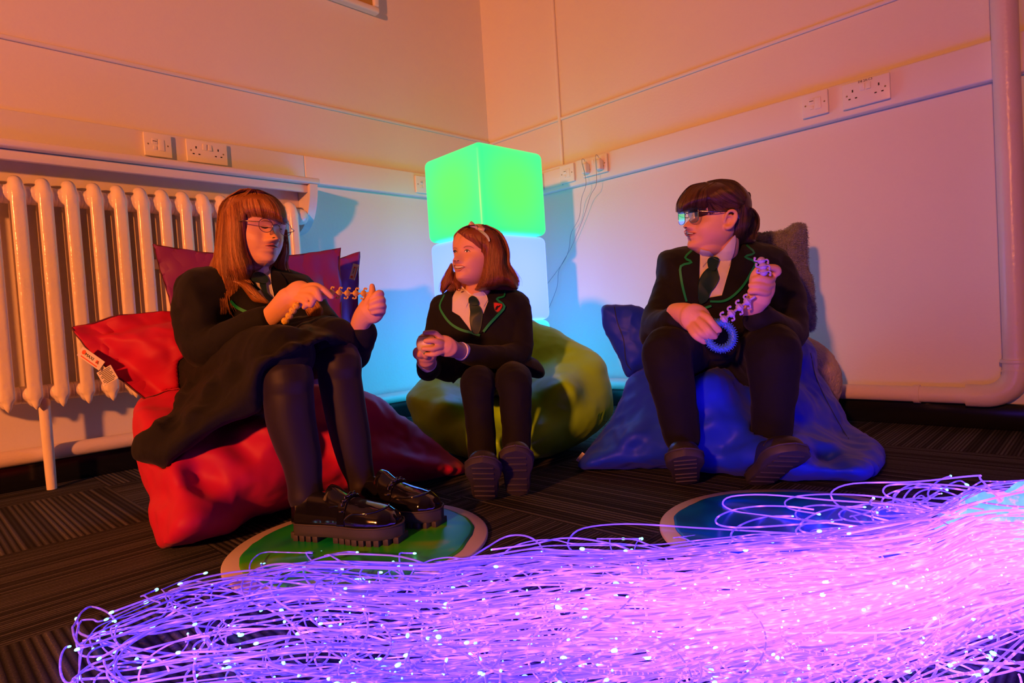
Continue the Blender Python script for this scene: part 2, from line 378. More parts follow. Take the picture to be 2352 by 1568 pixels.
mk('collar', tube([(-.06, cy, .232), (-.06, cy, .222)], .041, 28, False), M['pipe'], o)
mk('collar', tube([(-.06, cy, .200), (-.06, cy, .193)], .0385, 28, False), M['pipe'], o)
mk('floor_pipe', tube([(-.06, cy+.12, .114), (-.06, -.066, .114)], .027, 24, False), M['pipe'], o)
mk('pipe_bracket', join(tube([(-.06, -2.078, .114), (-.06, -2.060, .114)], .031, 24, False), aabox(-.06, -.0205, -2.077, -2.061, .086, .112, .002)), M['pipe'], o)
o = empty('heating_pipe', (-1.5, -.05, 0), 'painted heating pipe running along the left wall under the radiator', 'pipe')
mk('floor_pipe', tube([(-3.6, -.052, .112), (-.09, -.052, .112)], .0255, 24, False), M['pipe'], o)
o2 = mk('pipe_bracket', tube([(-2.62, -.052, .112), (-2.60, -.052, .112)], .029, 24, False), M['pipe'], o)
# ---------------------------------------------------------------- column radiator
M['rad'] = mat('radiator_enamel', (.93, .83, .70), .18, bump=.25, bscale=38, var=.05, vscale=25, coat=.3)
rad = empty('column_radiator', (-1.9, -.10, 0), 'tall cream cast iron column radiator under the shelf', 'radiator')
def section(x):
    p = []
    for y, w_ in ((-.130, .0205), (-.068, .0185)):
        p.append(box((x, y, .628), AX, (w_, .0135, .335), .0115, 4))
    # shoulders joining both columns at top and bottom
    top = [(x, -.127, .930), (x, -.124, .962), (x, -.108, .982), (x, -.085, .986), (x, -.068, .95)]
    p.append(tube(cr(top, 5), .0195, 14)); bot = [(x, -.128, .33), (x, -.125, .30), (x, -.10, .288), (x, -.072, .30), (x, -.068, .33)]
    p.append(tube(cr(bot, 5), .0175, 14)); p.append(tube([(x, -.130, .31), (x, -.133, .275), (x, -.134, .262)], [.0165, .010, .002], 12, True))
    p.append(tube([(x-.036, -.098, .945), (x+.036, -.098, .945)], .030, 20, False)); p.append(tube([(x-.036, -.098, .312), (x+.036, -.098, .312)], .028, 20, False))
    return remesh(p, .0035, 5)
sec = section(0.)
xs = [-1.285-.0695*k for k in range(16)]
base_me = None
for x in xs:
    if base_me is None:
        so = mk('radiator_section', sec, M['rad'], rad, 180); so.matrix_parent_inverse = Matrix.Identity(4); base_me = so.data
    else:
        so = bpy.data.objects.new('radiator_section', base_me); COL.objects.link(so); so.parent = rad
    so.location = Vector((x, 0, 0))-rad.location
mk('end_cap', tube([(-1.252, -.098, .945), (-1.238, -.098, .945)], .034, 20, True), M['rad'], rad); mk('end_cap', tube([(-1.252, -.098, .312), (-1.240, -.098, .312)], .032, 20, True), M['rad'], rad)
mk('floor_leg', tube([(-2.165, -.105, .300), (-2.165, -.105, .05), (-2.165, -.105, .001)], [.017, .015, .014], 16, False), M['rad'], rad)
mk('support_rail', aabox(-1.86, -1.25, -.108, -.092, .715, .75, .003), M['rad'], rad)
# ---------------------------------------------------------------- framed board, top left
fr = empty('framed_board', (-1.2, -.02, 2.3), 'white framed yellow board cut off by the top edge of the photo', 'frame')
mk('frame', join(aabox(-1.75, -.72, -.045, -.001, 1.975, 2.005, .010, 4), aabox(-.75, -.72, -.045, -.001, 2.006, 2.70, .010, 4), aabox(-1.75, -1.72, -.045, -.001, 2.006, 2.70, .01, 4), aabox(-1.719, -.751, -.045, -.001, 2.671, 2.70, .01, 4)), M['plastic'], fr)
mk('board', aabox(-1.719, -.751, -.030, -.002, 2.006, 2.67, .001), mat('yellow_board', (.55, .36, .05), .4), fr)
# ================================================================ GLOWING CUBES
def glowmat(name, base, c0, c1, s0, s1, rad_=.16):
    m = mat(name, base, .35); nt = m.node_tree; b = nt.nodes['Principled BSDF']; N = nt.nodes.new; L = nt.links.new
    tc = N('ShaderNodeTexCoord'); ab = N('ShaderNodeVectorMath'); ab.operation = 'LENGTH'; L(tc.outputs['Object'], ab.inputs[0])
    mr = N('ShaderNodeMapRange'); mr.inputs[1].default_value = .175; mr.inputs[2].default_value = .30; mr.interpolation_type = 'SMOOTHSTEP'; L(ab.outputs['Value'], mr.inputs[0])
    mx = N('ShaderNodeMix'); mx.data_type = 'RGBA'; mx.inputs[6].default_value = (*c0, 1); mx.inputs[7].default_value = (*c1, 1); L(mr.outputs[0], mx.inputs[0]); L(mx.outputs[2], b.inputs['Emission Color'])
    ms = N('ShaderNodeMix'); ms.inputs[2].default_value = s0; ms.inputs[3].default_value = s1; L(mr.outputs[0], ms.inputs[0]); L(ms.outputs[0], b.inputs['Emission Strength'])
    return m
def rcube(name, c, half, ang, m, label, group=None):
    ca, sa = math.cos(ang), math.sin(ang); vf = box((0, 0, 0), [(ca, sa, 0), (-sa, ca, 0), (0, 0, 1)], half, .03, 5)
    o = mk(name, vf, m, ang=180); o.location = V(c); return tag(o, label, 'lamp', group)
CX, CY, CA = -.60, -.572, math.radians(-2)
GRN = glowmat('green_glow', (.06, .35, .12), (.10, 1.25, .14), (.02, 1.0, .30), 1.0, 1.0)
BLU = glowmat('pale_blue_glow', (.5, .6, .8), (.62, .85, 1), (.45, .72, 1.), 1.0, 1.0)
CYN = glowmat('cyan_glow', (.3, .6, .7), (.0, .52, 1), (.0, .50, 1), 4.2, 4.2)
BLU.node_tree.nodes['Principled BSDF'].inputs['Base Color'].default_value = (.04, .06, .1, 1)
for n in BLU.node_tree.nodes:
    if n.type == 'MIX' and n.data_type == 'RGBA': n.inputs[6].default_value = (.10, .16, 1, 1); n.inputs[7].default_value = (.08, .15, 1, 1)
    if n.type == 'MIX' and n.data_type == 'FLOAT': n.inputs[2].default_value = 3.9; n.inputs[3].default_value = 3.8
rcube('light_cube', (CX, CY, .815+.182), (.192, .192, .182), CA, GRN, 'glowing green light cube on top of the stack in the corner', 'stacked light cubes in the corner')
rcube('light_cube', (CX, CY, .445+.183), (.188, .188, .183), CA, BLU, 'glowing pale blue light cube directly under the green cube', 'stacked light cubes in the corner')
rcube('light_cube', (CX, CY, .224), (.186, .186, .220), CA, CYN, 'glowing cyan light cube at the bottom of the stack, mostly behind the middle girl', 'stacked light cubes in the corner')
# ================================================================ GEL FLOOR TILES
def gelmat(name, cols):
    m = mat(name, (.1, .3, .05), .32); nt = m.node_tree; b = nt.nodes['Principled BSDF']; N = nt.nodes.new; L = nt.links.new
    tc = N('ShaderNodeTexCoord'); n = N('ShaderNodeTexNoise'); n.inputs['Scale'].default_value = 4.2; n.inputs['Detail'].default_value = 2; n.inputs['Distortion'].default_value = 1.2; L(tc.outputs['Object'], n.inputs['Vector'])
    r = N('ShaderNodeValToRGB'); e = r.color_ramp.elements
    e[0].position = .30; e[0].color = (*cols[0], 1); e[1].position = .72; e[1].color = (*cols[-1], 1)
    for k, c in enumerate(cols[1:-1]): q = e.new(.30+.42*(k+1)/(len(cols)-1)); q.color = (*c, 1)
    L(n.outputs['Fac'], r.inputs[0]); L(r.outputs[0], b.inputs['Base Color']); return m
M['rim'] = mat('beige_tile_rim', (.72, .62, .55), .4)
def disc(c, rad_, label, gm, seed):
    o = empty('gel_floor_tile', (c[0], c[1], 0), label, 'floor tile'); n = 96
    ring = lambda r, z: [(c[0]+r*math.cos(2*PI*k/n), c[1]+r*math.sin(2*PI*k/n), z) for k in range(n)]
    mk('rim', loft([ring(rad_-.004, .0008), ring(rad_, .002), ring(rad_, .006), ring(rad_-.003, .0085), ring(rad_*.8, .009), ring(rad_*.3, .009)]), M['rim'], o, 60)
    def ir(s, z): return [(c[0]+a*math.cos(t), c[1]+a*math.sin(t), z) for k in range(n) for t in [2*PI*k/n] for a in [s*rad_*(.885+.035*noise.noise(Vector((math.cos(t)*1.6+seed, math.sin(t)*1.6, seed)))+.012*noise.noise(Vector((math.cos(t)*7+seed, math.sin(t)*7, seed))))]]
    mk('gel_panel', loft([ir(1, .0092), ir(.995, .0106), ir(.97, .0114), ir(.5, .0116), ir(.1, .0116)]), gm, o, 60); return o
d1 = onfloor(829, 1243, .006); disc((d1[0], d1[1]), .268, 'round gel floor tile with green and yellow liquid under the black loafers', gelmat('green_gel', [(.0, .10, .16), (.002, .40, .10), (.03, .55, .01), (.40, .50, .005)]), 2.)
d2 = onfloor(1835, 1212, .006); disc((d2[0], d2[1]), .268, 'round gel floor tile with deep blue liquid, partly under the glowing strands', gelmat('blue_gel', [(.0, .05, .30), (.0, .12, .60), (.0, .22, .7), (.0, .06, .4)]), 5.)
# ================================================================ FIBRE OPTIC STRANDS
def emitmat(name, attr=True):
    m = bpy.data.materials.new(name); m.use_nodes = True; nt = m.node_tree; N = nt.nodes.new; L = nt.links.new; b = nt.nodes['Principled BSDF']
    b.inputs['Base Color'].default_value = (.4, .35, .6, 1); b.inputs['Roughness'].default_value = .25
    a = N('ShaderNodeAttribute'); a.attribute_name = 'glow'; a.attribute_type = 'GEOMETRY'
    mr = N('ShaderNodeMapRange'); mr.inputs[1].default_value = .6; mr.inputs[2].default_value = 1.7; L(a.outputs['Fac'], mr.inputs[0]); mx = N('ShaderNodeMix'); mx.data_type = 'RGBA'; mx.inputs[6].default_value = (.15, .065, 2.2, 1); mx.inputs[7].default_value = (.50, .11, 2.6, 1); L(mr.outputs[0], mx.inputs[0])
    L(mx.outputs[2], b.inputs['Emission Color']); L(a.outputs['Fac'], b.inputs['Emission Strength']); return m
FIB = emitmat('violet_fibre')
TIP = mat('fibre_tip_glow', (.5, .8, .9), .3, emis=(.25, .85, 1.0), estr=2.2)
fib = empty('fibre_optic_bundle', onfloor(1700, 1400), 'glowing violet fibre optic strands heaped across the front of the floor', 'light')
ytop = lambda x: np.interp(x, [60, 150, 420, 700, 1000, 1250, 1500, 1750, 2000, 2150, 2250, 2600], [1480, 1462, 1345, 1292, 1300, 1262, 1262, 1235, 1215, 1180, 1120, 1075])
def strand_px(k):
    """px path + height above the floor (m)"""
    t = rng.random(); kind = rng.random()
    v = rng.random()**(1.15) if kind < .75 else rng.random()
    xe = rng.choice([rng.uniform(120, 900), rng.uniform(700, 1600), rng.uniform(1300, 2200)], p=[.24, .36, .40]); n = 26
    xs_ = np.linspace(2480, xe, n); ph = rng.uniform(0, 6.28, 4); am = rng.uniform(4, 26, 3)
    vv = v+(rng.random()-.5)*.5*np.linspace(0, 1, n)**2; vv = np.clip(vv, -.03, 1.2)
    y = ytop(xs_)+vv*(1640-ytop(xs_))*(.55+.45*np.linspace(0, 1, n)) if v > .3 else ytop(xs_)+vv*(1640-ytop(xs_))
    y = y+am[0]*np.sin(xs_/310+ph[0])+am[1]*.6*np.sin(xs_/150+ph[1])+(am[2]*.25*np.sin(xs_/60+ph[2]))
    y = np.maximum(y, ytop(xs_)+rng.uniform(-14, 10))
    hmax = .02+.07*np.clip(1-v, 0, 1); h = .006+hmax*rng.random()*(.35+.65*np.abs(np.sin(xs_/260+ph[3])))
    xx = xs_+am[2]*.8*np.sin(xs_/90+ph[1])
    if rng.random() < .6:   # curl over at the end
        a0 = rng.uniform(2.4, 3.9); s = rng.choice([-1, 1]); rr = rng.uniform(25, 110); m_ = 14
        ang = a0+s*np.linspace(0, rng.uniform(1.5, 5.2), m_); dx = np.cumsum(np.cos(ang))*rr*.33; dy = np.cumsum(np.sin(ang))*rr*.33*.55
        xx = np.r_[xx, xx[-1]+dx]; y = np.r_[y, np.maximum(y[-1]+dy, ytop(xx[-1]+dx)-25)]; h = np.r_[h, np.full(m_, h[-1])*np.linspace(1, .4, m_)+.003]
    return xx, y, h, v
def loop_px():
    """loose arcs criss-crossing the pile"""
    cx = rng.uniform(420, 2400); cy = rng.uniform(float(ytop(cx))+75, 1640); r = rng.uniform(70, 420); a0 = rng.uniform(0, 6.28); L_ = rng.uniform(.8, 3.6); n = 30
    a = a0+rng.choice([-1, 1])*np.linspace(0, L_, n); g = 1+.25*np.sin(a*1.7+a0)
    xx = cx+r*g*np.cos(a); y = cy+r*.5*g*np.sin(a); y = np.maximum(y, ytop(xx)+rng.uniform(-10, 25)); h = .005+rng.uniform(.0, .05)*np.abs(np.sin(a*.9+a0)); return xx, y, h, .6
def gain(x, y):
    """how strongly lit the strands are: brightest in the dense heart near the source"""
    return float(np.interp(x, [100, 900, 1300, 1700, 2400], [.50, .68, 1.1, 1.7, 2.1])*np.interp(y-ytop(x), [-20, 0, 60, 160, 330], [.36, .42, .85, 1.05, .62]))
def strand_mesh(px, rad_=.0016, ns=5):
    xx, y, h, v = px; xx = np.where(xx < 190, 190-(190-xx)*.25, xx); pts = np.array([onfloor(a, min(b, 1720), max(.003, c)) for a, b, c in zip(xx, y, h)])
    q = cr(pts, 4); pxs = cr(np.c_[xx, y], 4); vs, fs = tube(q, rad_, ns, False)
    g = []; ph = rng.uniform(0, 10); per = rng.uniform(5, 9); d = np.r_[0, np.cumsum(np.linalg.norm(np.diff(q, axis=0), axis=1))]
    own = rng.uniform(.6, 1.35)
    for i in range(len(q)):
        b = gain(*pxs[i])*own; s = math.sin(d[i]*2*PI/.05+ph)
        if (i*7+int(ph*10)) % int(per) == 0: b *= 2.3
        if i > len(q)-5: b = b*1.5+.3
        g += [b]*ns
    return vs, fs, g, q[-1]
def mk_strand(name, lst, parent, kind=None):
    v, f, g = [], [], []
    for a in lst:
        n = len(v); v += a[0]; f += [tuple(i+n for i in q) for q in a[1]]; g += a[2]
    o = mk(name, (v, f), FIB, parent, 180); at = o.data.attributes.new('glow', 'FLOAT', 'POINT'); at.data.foreach_set('value', np.array(g, float))
    if kind: o['kind'] = kind
    return o
NS, NL = 350, 190
allst = []
for k in range(NS): allst.append(strand_mesh(strand_px(k), rng.uniform(.0010, .0017)))
for k in range(NL): allst.append(strand_mesh(loop_px(), rng.uniform(.0010, .0018)))
# hand-placed outliers seen along the edges
def manual(pts, r=.0018):
    p = np.array(pts, float); return strand_mesh((p[:, 0], p[:, 1], p[:, 2], .1), r)
edge = [[(2300, 1150, .09), (2252, 1100, .10), (2240, 1092, .10), (2100, 1106, .07), (1960, 1110, .05), (1910, 1130, .04), (1925, 1160, .03), (1980, 1180, .03), (2060, 1200, .03)],
        [(2320, 1135, .10), (2200, 1115, .09), (2060, 1112, .07), (2030, 1122, .06), (2040, 1140, .05), (2110, 1160, .05), (2200, 1180, .05)],
        [(2240, 1190, .06), (2060, 1160, .05), (1900, 1148, .04), (1760, 1136, .03), (1680, 1140, .02), (1660, 1157, .015), (1690, 1174, .012), (1760, 1184, .012), (1860, 1195, .02), (1980, 1210, .03)],
        [(2260, 1170, .06), (2100, 1150, .05), (1960, 1136, .05), (1850, 1137, .04), (1805, 1150, .03), (1815, 1168, .02), (1880, 1180, .02)],
        [(1900, 1230, .03), (1740, 1220, .03), (1600, 1212, .02), (1440, 1203, .015), (1340, 1213, .01), (1306, 1240, .008), (1315, 1265, .008), (1380, 1280, .01)],
        [(1500, 1300, .02), (1440, 1260, .03), (1360, 1240, .03), (1290, 1236, .02), (1220, 1250, .02), (1130, 1262, .01)],
        [(1230, 1340, .02), (1250, 1290, .03), (1240, 1250, .04), (1205, 1230, .04), (1160, 1233, .03), (1110, 1262, .02), (1060, 1290, .02), (1000, 1300, .02)],
        [(1100, 1350, .02), (950, 1285, .03), (850, 1273, .035), (760, 1275, .035), (690, 1300, .03), (640, 1345, .02), (600, 1400, .01)],
        [(1400, 1330, .02), (1150, 1305, .03), (900, 1292, .03), (700, 1292, .03), (560, 1325, .02), (440, 1380, .01), (350, 1440, .004)],
        [(700, 1530, .01), (520, 1512, .008), (380, 1500, .006), (270, 1480, .006), (180, 1456, .01), (150, 1436, .014), (132, 1421, .018)],
        [(800, 1560, .01), (600, 1540, .008), (430, 1535, .006), (330, 1510, .006), (225, 1472, .008)],
        [(640, 1490, .01), (500, 1520, .006), (360, 1550, .006), (250, 1556, .006), (160, 1560, .008)],
        [(620, 1600, .01), (540, 1540, .01), (440, 1420, .02), (480, 1380, .02), (560, 1350, .02), (700, 1330, .02), (820, 1330, .02)],
        [(2400, 1120, .13), (2300, 1140, .12), (2210, 1165, .11), (2160, 1190, .09), (2080, 1230, .06), (1900, 1250, .04)],
        [(2420, 1175, .13), (2300, 1172, .12), (2200, 1185, .10), (2080, 1200, .07), (1950, 1225, .05)]]
for k in range(16):
    cx = rng.uniform(1760, 2200); cy = float(ytop(cx))-rng.uniform(5, 45); w_ = rng.uniform(60, 170); hh_ = rng.uniform(12, 30); a0 = rng.uniform(1.6, 3.0)
    edge.append([(cx+w_*math.cos(a), cy+hh_*math.sin(a)+hh_*.4*math.sin(2*a+a0), .01+.04*abs(math.sin(a+a0))) for a in np.linspace(a0-1.4, a0+rng.uniform(1.6, 3.4), 12)])
manuals = [manual(e) for e in edge]
def along(a):
    q = np.array(a[0]); return -np.mean(np.linalg.norm(q-CAM, axis=1))+.004*len(q)/5
order = sorted(range(len(allst)), key=lambda i: -along(allst[i]))
for a in manuals: mk_strand('fibre_strand', [a], fib)
for i in order[:85]: mk_strand('fibre_strand', [allst[i]], fib)
mk_strand('fibre_strands', [allst[i] for i in order[85:]], fib, 'stuff')
tips = []
for a in allst+manuals:
    e = a[3]
    if rng.random() < .8:
        r = rng.uniform(.0016, .0030); q = np.array(a[0][-5:]).mean(0); q0 = np.array(a[0][-30:-25]).mean(0); d = nrm(q-q0); tips.append(ell(q, [nrm(np.cross(d, (0, 0, 1)))*r, nrm(np.cross(d, np.cross(d, (0, 0, 1))))*r, d*r*1.7], 8, 6))
for k in range(420):
    a = allst[rng.integers(len(allst))]; i = rng.integers(6, len(a[0])-6); r = rng.uniform(.0007, .0019); tips.append(ball(np.array(a[0][i])+np.array([0, 0, .0012]), r, 6, 5))
tag(mk('fibre_tips', join(*tips), TIP, fib, 180), kind='stuff')
# the bound, overexposed head of the bundle at the right edge
HEAD = mat('bundle_head_glow', (.3, .6, .8), .3); nt = HEAD.node_tree; b = nt.nodes['Principled BSDF']; tc = nt.nodes.new('ShaderNodeTexCoord')
n = nt.nodes.new('ShaderNodeTexNoise'); n.inputs['Scale'].default_value = 26; n.inputs['Detail'].default_value = 6; nt.links.new(tc.outputs['Object'], n.inputs['Vector'])
r = nt.nodes.new('ShaderNodeValToRGB'); e = r.color_ramp.elements; e[0].position = .40; e[0].color = (1, .27, 2.5, 1); e[1].position = .46; e[1].color = (.05, .42, 1.6, 1); q = e.new(.62); q.color = (.09, .50, 1.6, 1); q = e.new(.74); q.color = (.35, .8, .9, 1)
nt.links.new(n.outputs['Fac'], r.inputs[0]); nt.links.new(r.outputs[0], b.inputs['Emission Color']); b.inputs['Emission Strength'].default_value = 1.
hp = []
for x, y, h, rr in [(2420, 1230, .05, .10), (2330, 1220, .045, .075), (2260, 1200, .05, .055), (2210, 1212, .04, .04), (2480, 1250, .05, .12)]:
    c = onfloor(x, y+20, 0.); hp.append(ell((c[0], c[1], .0), [(rr, 0, 0), (0, rr, 0), (0, 0, rr*1.15)]))
hm = wrinkle(remesh(hp, .005, 12, .002), .012, 22, seed=3); hm = (np.c_[hm[0][:, :2], np.maximum(hm[0][:, 2], .0015)], hm[1])
mk('bundle_head', hm, HEAD, fib, 180)
# ================================================================ BEAN BAGS AND CUSHIONS
def fabric(name, col, rough=.6, sheen=.05, bump=.05, spec=.22):
    return mat(name, col, rough, bump=bump, bscale=30, sheen=sheen, spec=spec)
M['red'] = fabric('crimson_nylon', (.55, .009, .055), .55)
M['red_violet_lit'] = fabric('violet_lit_crimson_nylon', (.24, .03, .26), .5)  # crimson cushions with violet and blue light mixed into the base colour
M['green'] = fabric('lime_nylon', (.34, .78, .004), .42)
M['blue'] = fabric('navy_nylon', (.012, .045, .85), .5)
M['piping'] = mat('dark_seam', (.10, .01, .03), .7)
def zf(x, y, h=.0): return (x, y, zfloor(x, y, h))
def edge_fold(vf, amp, scale, seed, cen=None):
    return wrinkle(vf, amp, scale, seed=seed)
def flange_cushion(name, corners, T, flange, label, cat, m, seed, group=None, nseg=44, sag=0., wob=.012, parent=None, pin_=.10):
    """flat-seamed sack: 4 corners (world) in order, body swells T inside a flat flange of relative width"""
    c = [np.array(p, float) for p in corners]; n = nseg; front = []; back = []
    nr = nrm(np.cross(c[1]-c[0], c[3]-c[0]));
    if nr@(CAM-sum(c)/4) < 0: nr = -nr
    for i in range(n+1):
        for j in range(n+1):
            u, v = i/n, j/n; p = c[0]*(1-u)*(1-v)+c[1]*u*(1-v)+c[2]*u*v+c[3]*(1-u)*v
            du = min(u, 1-u); dv = min(v, 1-v); 
            # edges curve slightly inwards between the corners
            cen = sum(c)/4; pin = pin_*(4*u*(1-u)*(abs(2*v-1)**3)+4*v*(1-v)*(abs(2*u-1)**3)); p = p+(cen-p)*pin
            fu = max(0, (du-flange)/(.5-flange)); fv = max(0, (dv-flange)/(.5-flange)); h = T*(1-(1-fu)**2.2)**.62*(1-(1-fv)**2.2)**.62
            ev = max(0, 1-min(du, dv)/flange/1.6); nz = noise.noise(Vector((u*5+seed, v*5, seed)))*wob*ev*1.8
            w = noise.noise(Vector((u*9+seed, v*9, seed*2)))*wob*.5*(min(1, h/T*3))
            sagv = np.array([0, 0, -sag*16*u*(1-u)*v*(1-v)])
            front.append(p+nr*(h+.004+nz+w)+sagv); back.append(p-nr*(h+.004-nz-w)+sagv)
    N1 = n+1; vs = front+back; off = len(front); fs = []
    for i in range(n):
        for j in range(n):
            a = i*N1+j; q = (a, a+1, a+N1+1, a+N1); fs.append(q); fs.append(tuple(k+off for k in q)[::-1])
    rim = [(0, j) for j in range(n)]+[(i, n) for i in range(n)]+[(n, j) for j in range(n, 0, -1)]+[(i, 0) for i in range(n, 0, -1)]
    rim = [i*N1+j for i, j in rim]
    for a, b_ in zip(rim, rim[1:]+rim[:1]): fs.append((a, a+off, b_+off, b_))
    vs = np.array(vs); vs[:, 2] = np.maximum(vs[:, 2], .003)
    return vs, fs, [vs[k] for k in rim]
def seam(name, pts, r, m, parent): return mk(name, tube(list(pts)+[pts[0]], r, 6, False), m, parent, 180)
# ---- crimson bags around the left girl
def sack(label, poly, T, D, m, parent_loc, extra=(), fill=(), vox=.009, wr=.008, seed=1, cat='bean bag', step=6, lab=True, name='bean_bag', smooth=8, ridge=None):
    pc = [inflate(poly, T, D, step, 3, extra)]+list(fill)
    # keep it above the floor before fusing
    pc2 = []
    for v, f in pc:
        v = np.array(v, float); v[:, 2] = np.maximum(v[:, 2], .004); pc2.append((v, f))
    vf = remesh(pc2, vox, smooth, .003); vf = wrinkle(vf, wr, 7, seed=seed)
    if ridge: vf = wrinkle(vf, ridge, 14, seed=seed+4, ridged=True)
    v = np.array(vf[0]); v[:, 2] = np.maximum(v[:, 2], .002)
    return v, vf[1]
redpoly = [zf(370, 1262, .01), zf(356, 1225, .03), (345, 1172, 1.37), (350, 1142, 1.42), (330, 1112, 1.45), (305, 975, 1.50), (312, 925, 1.55), (345, 903, 1.60), (420, 880, 1.64), (520, 880, 1.68), (640, 880, 1.72), (760, 880, 1.76), (850, 905, 1.80), (900, 935, 1.83), (968, 993, 1.87), (1040, 1048, 1.88), zf(1070, 1082, .01), zf(1010, 1095, .01), zf(907, 1111, .01), zf(760, 1140, .01), zf(655, 1168, .01), zf(611, 1181, .01), zf(576, 1190, .01), zf(523, 1223, .01), zf(446, 1248, .01)]
def wball(x, y, z, r, rz=None): return ell(P(x, y, z), [(r, 0, 0), (0, r, 0), (0, 0, rz or r)])
v, f = sack('', redpoly, .13, 120, M['red'], None, extra=[(480, 1080, 1.50), (600, 1000, 1.55), (760, 1010, 1.72)], fill=[ell(P(560, 1060, 1.68), [(.22, 0, 0), (0, .20, 0), (0, 0, .17)]), ell(P(800, 1030, 1.84), [(.20, -.1, 0), (.06, .14, 0), (0, 0, .11)])], seed=2, wr=.006, ridge=.006)
base = mk('bean_bag', (v, f), M['red'], None, 180); tag(base, 'big crimson floor bean bag the left girl in the skirt sits on', 'bean bag')
bb = bvh((v, f))
def corner_cushion(label, corners, T, m, seed, fl=.11, cat='cushion', wob=.012, sag=0., name='flanged_cushion', ridge=.010, pin_=.10):
    c = [P(*q) for q in corners]; v, f, rim = flange_cushion(name, c, T, fl, label, cat, m, seed, wob=wob, sag=sag, pin_=pin_)
    if ridge: v, f = wrinkle((v, f), ridge, 7, seed=seed+1, ridged=True); v, f = wrinkle((v, f), ridge*.5, 16, seed=seed+2, ridged=True); k_ = len(v)//2; N1 = int(round(math.sqrt(k_))); n = N1-1; rr_ = [(0, j) for j in range(n)]+[(i, n) for i in range(n)]+[(n, j) for j in range(n, 0, -1)]+[(i, 0) for i in range(n, 0, -1)]; rim = [(np.array(v[i*N1+j])+np.array(v[i*N1+j+k_]))/2 for i, j in rr_]
    o = mk(name, (v, f), m, None, 180); tag(o, label, cat); seam('seam_piping', rim, .0022, M['piping'], o); return o, rim
left_c, rim1 = corner_cushion('crimson cushion with two white tags, its corner jutting left of the skirt girl', [(160, 752, 1.53), (425, 985, 1.58), (600, 800, 1.76), (418, 716, 1.68)], .07, M['red'], 3.3, .13, pin_=-.12)
back_c, rim2 = corner_cushion('violet-lit crimson cushion standing upright behind the left girl, in front of the radiator', [(352, 560, 2.02), (430, 1100, 2.02), (836, 1020, 2.36), (784, 568, 2.40)], .075, M['red_violet_lit'], 5.1, .12, wob=.02)
blue_c, rim3 = corner_cushion('violet-lit cushion with a small maker tag, rearmost behind the left girl', [(560, 600, 2.42), (620, 1045, 2.42), (846, 1000, 2.50), (827, 577, 2.56)], .05, M['red_violet_lit'], 8.2, .12, wob=.02)
M['tag'] = mat('white_cloth_tag', (.75, .70, .62), .7); M['tagred'] = mat('orange_red_print', (.75, .09, .02), .6); M['tagblk'] = mat('black_print', (.02, .02, .02), .6)
def label_tag(parent, c, u, v, w, h, txt, small=False):
    u = nrm(u); v = nrm(v-u*(np.dot(u, v))); n = np.cross(u, v)
    if n@(CAM-c) < 0: u = -u; n = -n
    o = mk('fabric_tag', box(c, [u, v, n], (w/2, h/2, .0006), 0), M['tag'], parent); e = n*.0010
    if small:
        for k in range(9):
            a = -.4+.8*k/8; mk('tag_print', box(c+e+v*h*a, [u, v, n], (w*.40*(1 if k % 3 else .7), h*.018, .0002), 0), M['tagblk'], o)
    else:
        mk('tag_print', text(txt, h*.40, c+e+u*w*.04+v*h*.06, u, v), M['tagblk'], o)
        mk('tag_logo', ell(c+e-u*w*.34+v*h*.12, [u*w*.075, v*h*.22, n*.0004], 14, 6), M['tagred'], o)
        mk('tag_logo', box(c+e+u*w*.27+v*h*.06, [u, v, n], (w*.05, h*.15, .0003), 0), M['tagred'], o)
        mk('tag_line', box(c+e-v*h*.32, [u, v, n], (w*.36, h*.05, .0002), 0), M['tagred'], o)
    return o
def px_axes(x0, y0, x1, y1, z): return P(x1, y1, z)-P(x0, y0, z)
z_ = 1.52
label_tag(left_c, P(209, 823, z_-.012), px_axes(188, 812, 235, 845, z_), px_axes(225, 838, 232, 826, z_), .066, .026, 'MAXI   A')
label_tag(left_c, P(247, 862, z_-.004), px_axes(220, 872, 258, 850, z_), px_axes(236, 888, 252, 842, z_), .040, .038, '', True)
label_tag(blue_c, P(813, 624, 2.53), px_axes(807, 642, 817, 606, 2.53), px_axes(820, 625, 808, 622, 2.53), .066, .024, 'MAXI')
# ---- lime bag under the middle girl
grp = [(933, 908, 2.20), (951, 888, 2.24), (985, 855, 2.30), (1040, 840, 2.32), (1100, 838, 2.34), (1160, 800, 2.36), (1205, 740, 2.38), (1220, 733, 2.38), (1236, 744, 2.38), (1270, 753, 2.38), (1300, 771, 2.36), (1351, 798, 2.32), (1372, 810, 2.28), (1393, 833, 2.25), (1398, 862, 2.22), (1406, 900, 2.18), (1407, 945, 2.16), (1393, 968, 2.13), (1372, 990, 2.10), (1332, 1018, 2.07), zf(1278, 1042, .01), zf(1232, 1053, .01), zf(1150, 1056, .01), zf(1075, 1054, .01), (1035, 1040, 2.10), (1000, 1022, 2.12), (954, 978, 2.16), (945, 952, 2.18), (934, 925, 2.20)]
v, f = sack('', grp, .17, 95, M['green'], None, extra=[(1300, 900, 2.10), (1180, 960, 2.12), (1020, 950, 2.14)], fill=[ell(P(1175, 985, 2.26), [(.24, 0, 0), (0, .22, 0), (0, 0, .13)])], seed=5, wr=.005, ridge=.003)
gb = mk('bean_bag', (v, f), M['green'], None, 180); tag(gb, 'lime green bean bag seat under the middle girl', 'bean bag'); gv = bvh((v, f))
M['gseam'] = mat('lime_seam', (.10, .16, .01), .6)
for q in ([(1219, 899), (1232, 925), (1240, 960), (1246, 976)], [(1231, 987), (1246, 976), (1280, 968), (1320, 964), (1360, 965), (1395, 968)]):
    mk('seam', ribbon(q, gv, 1.3, -.0015, .0022, zdef=2.15), M['gseam'], gb)
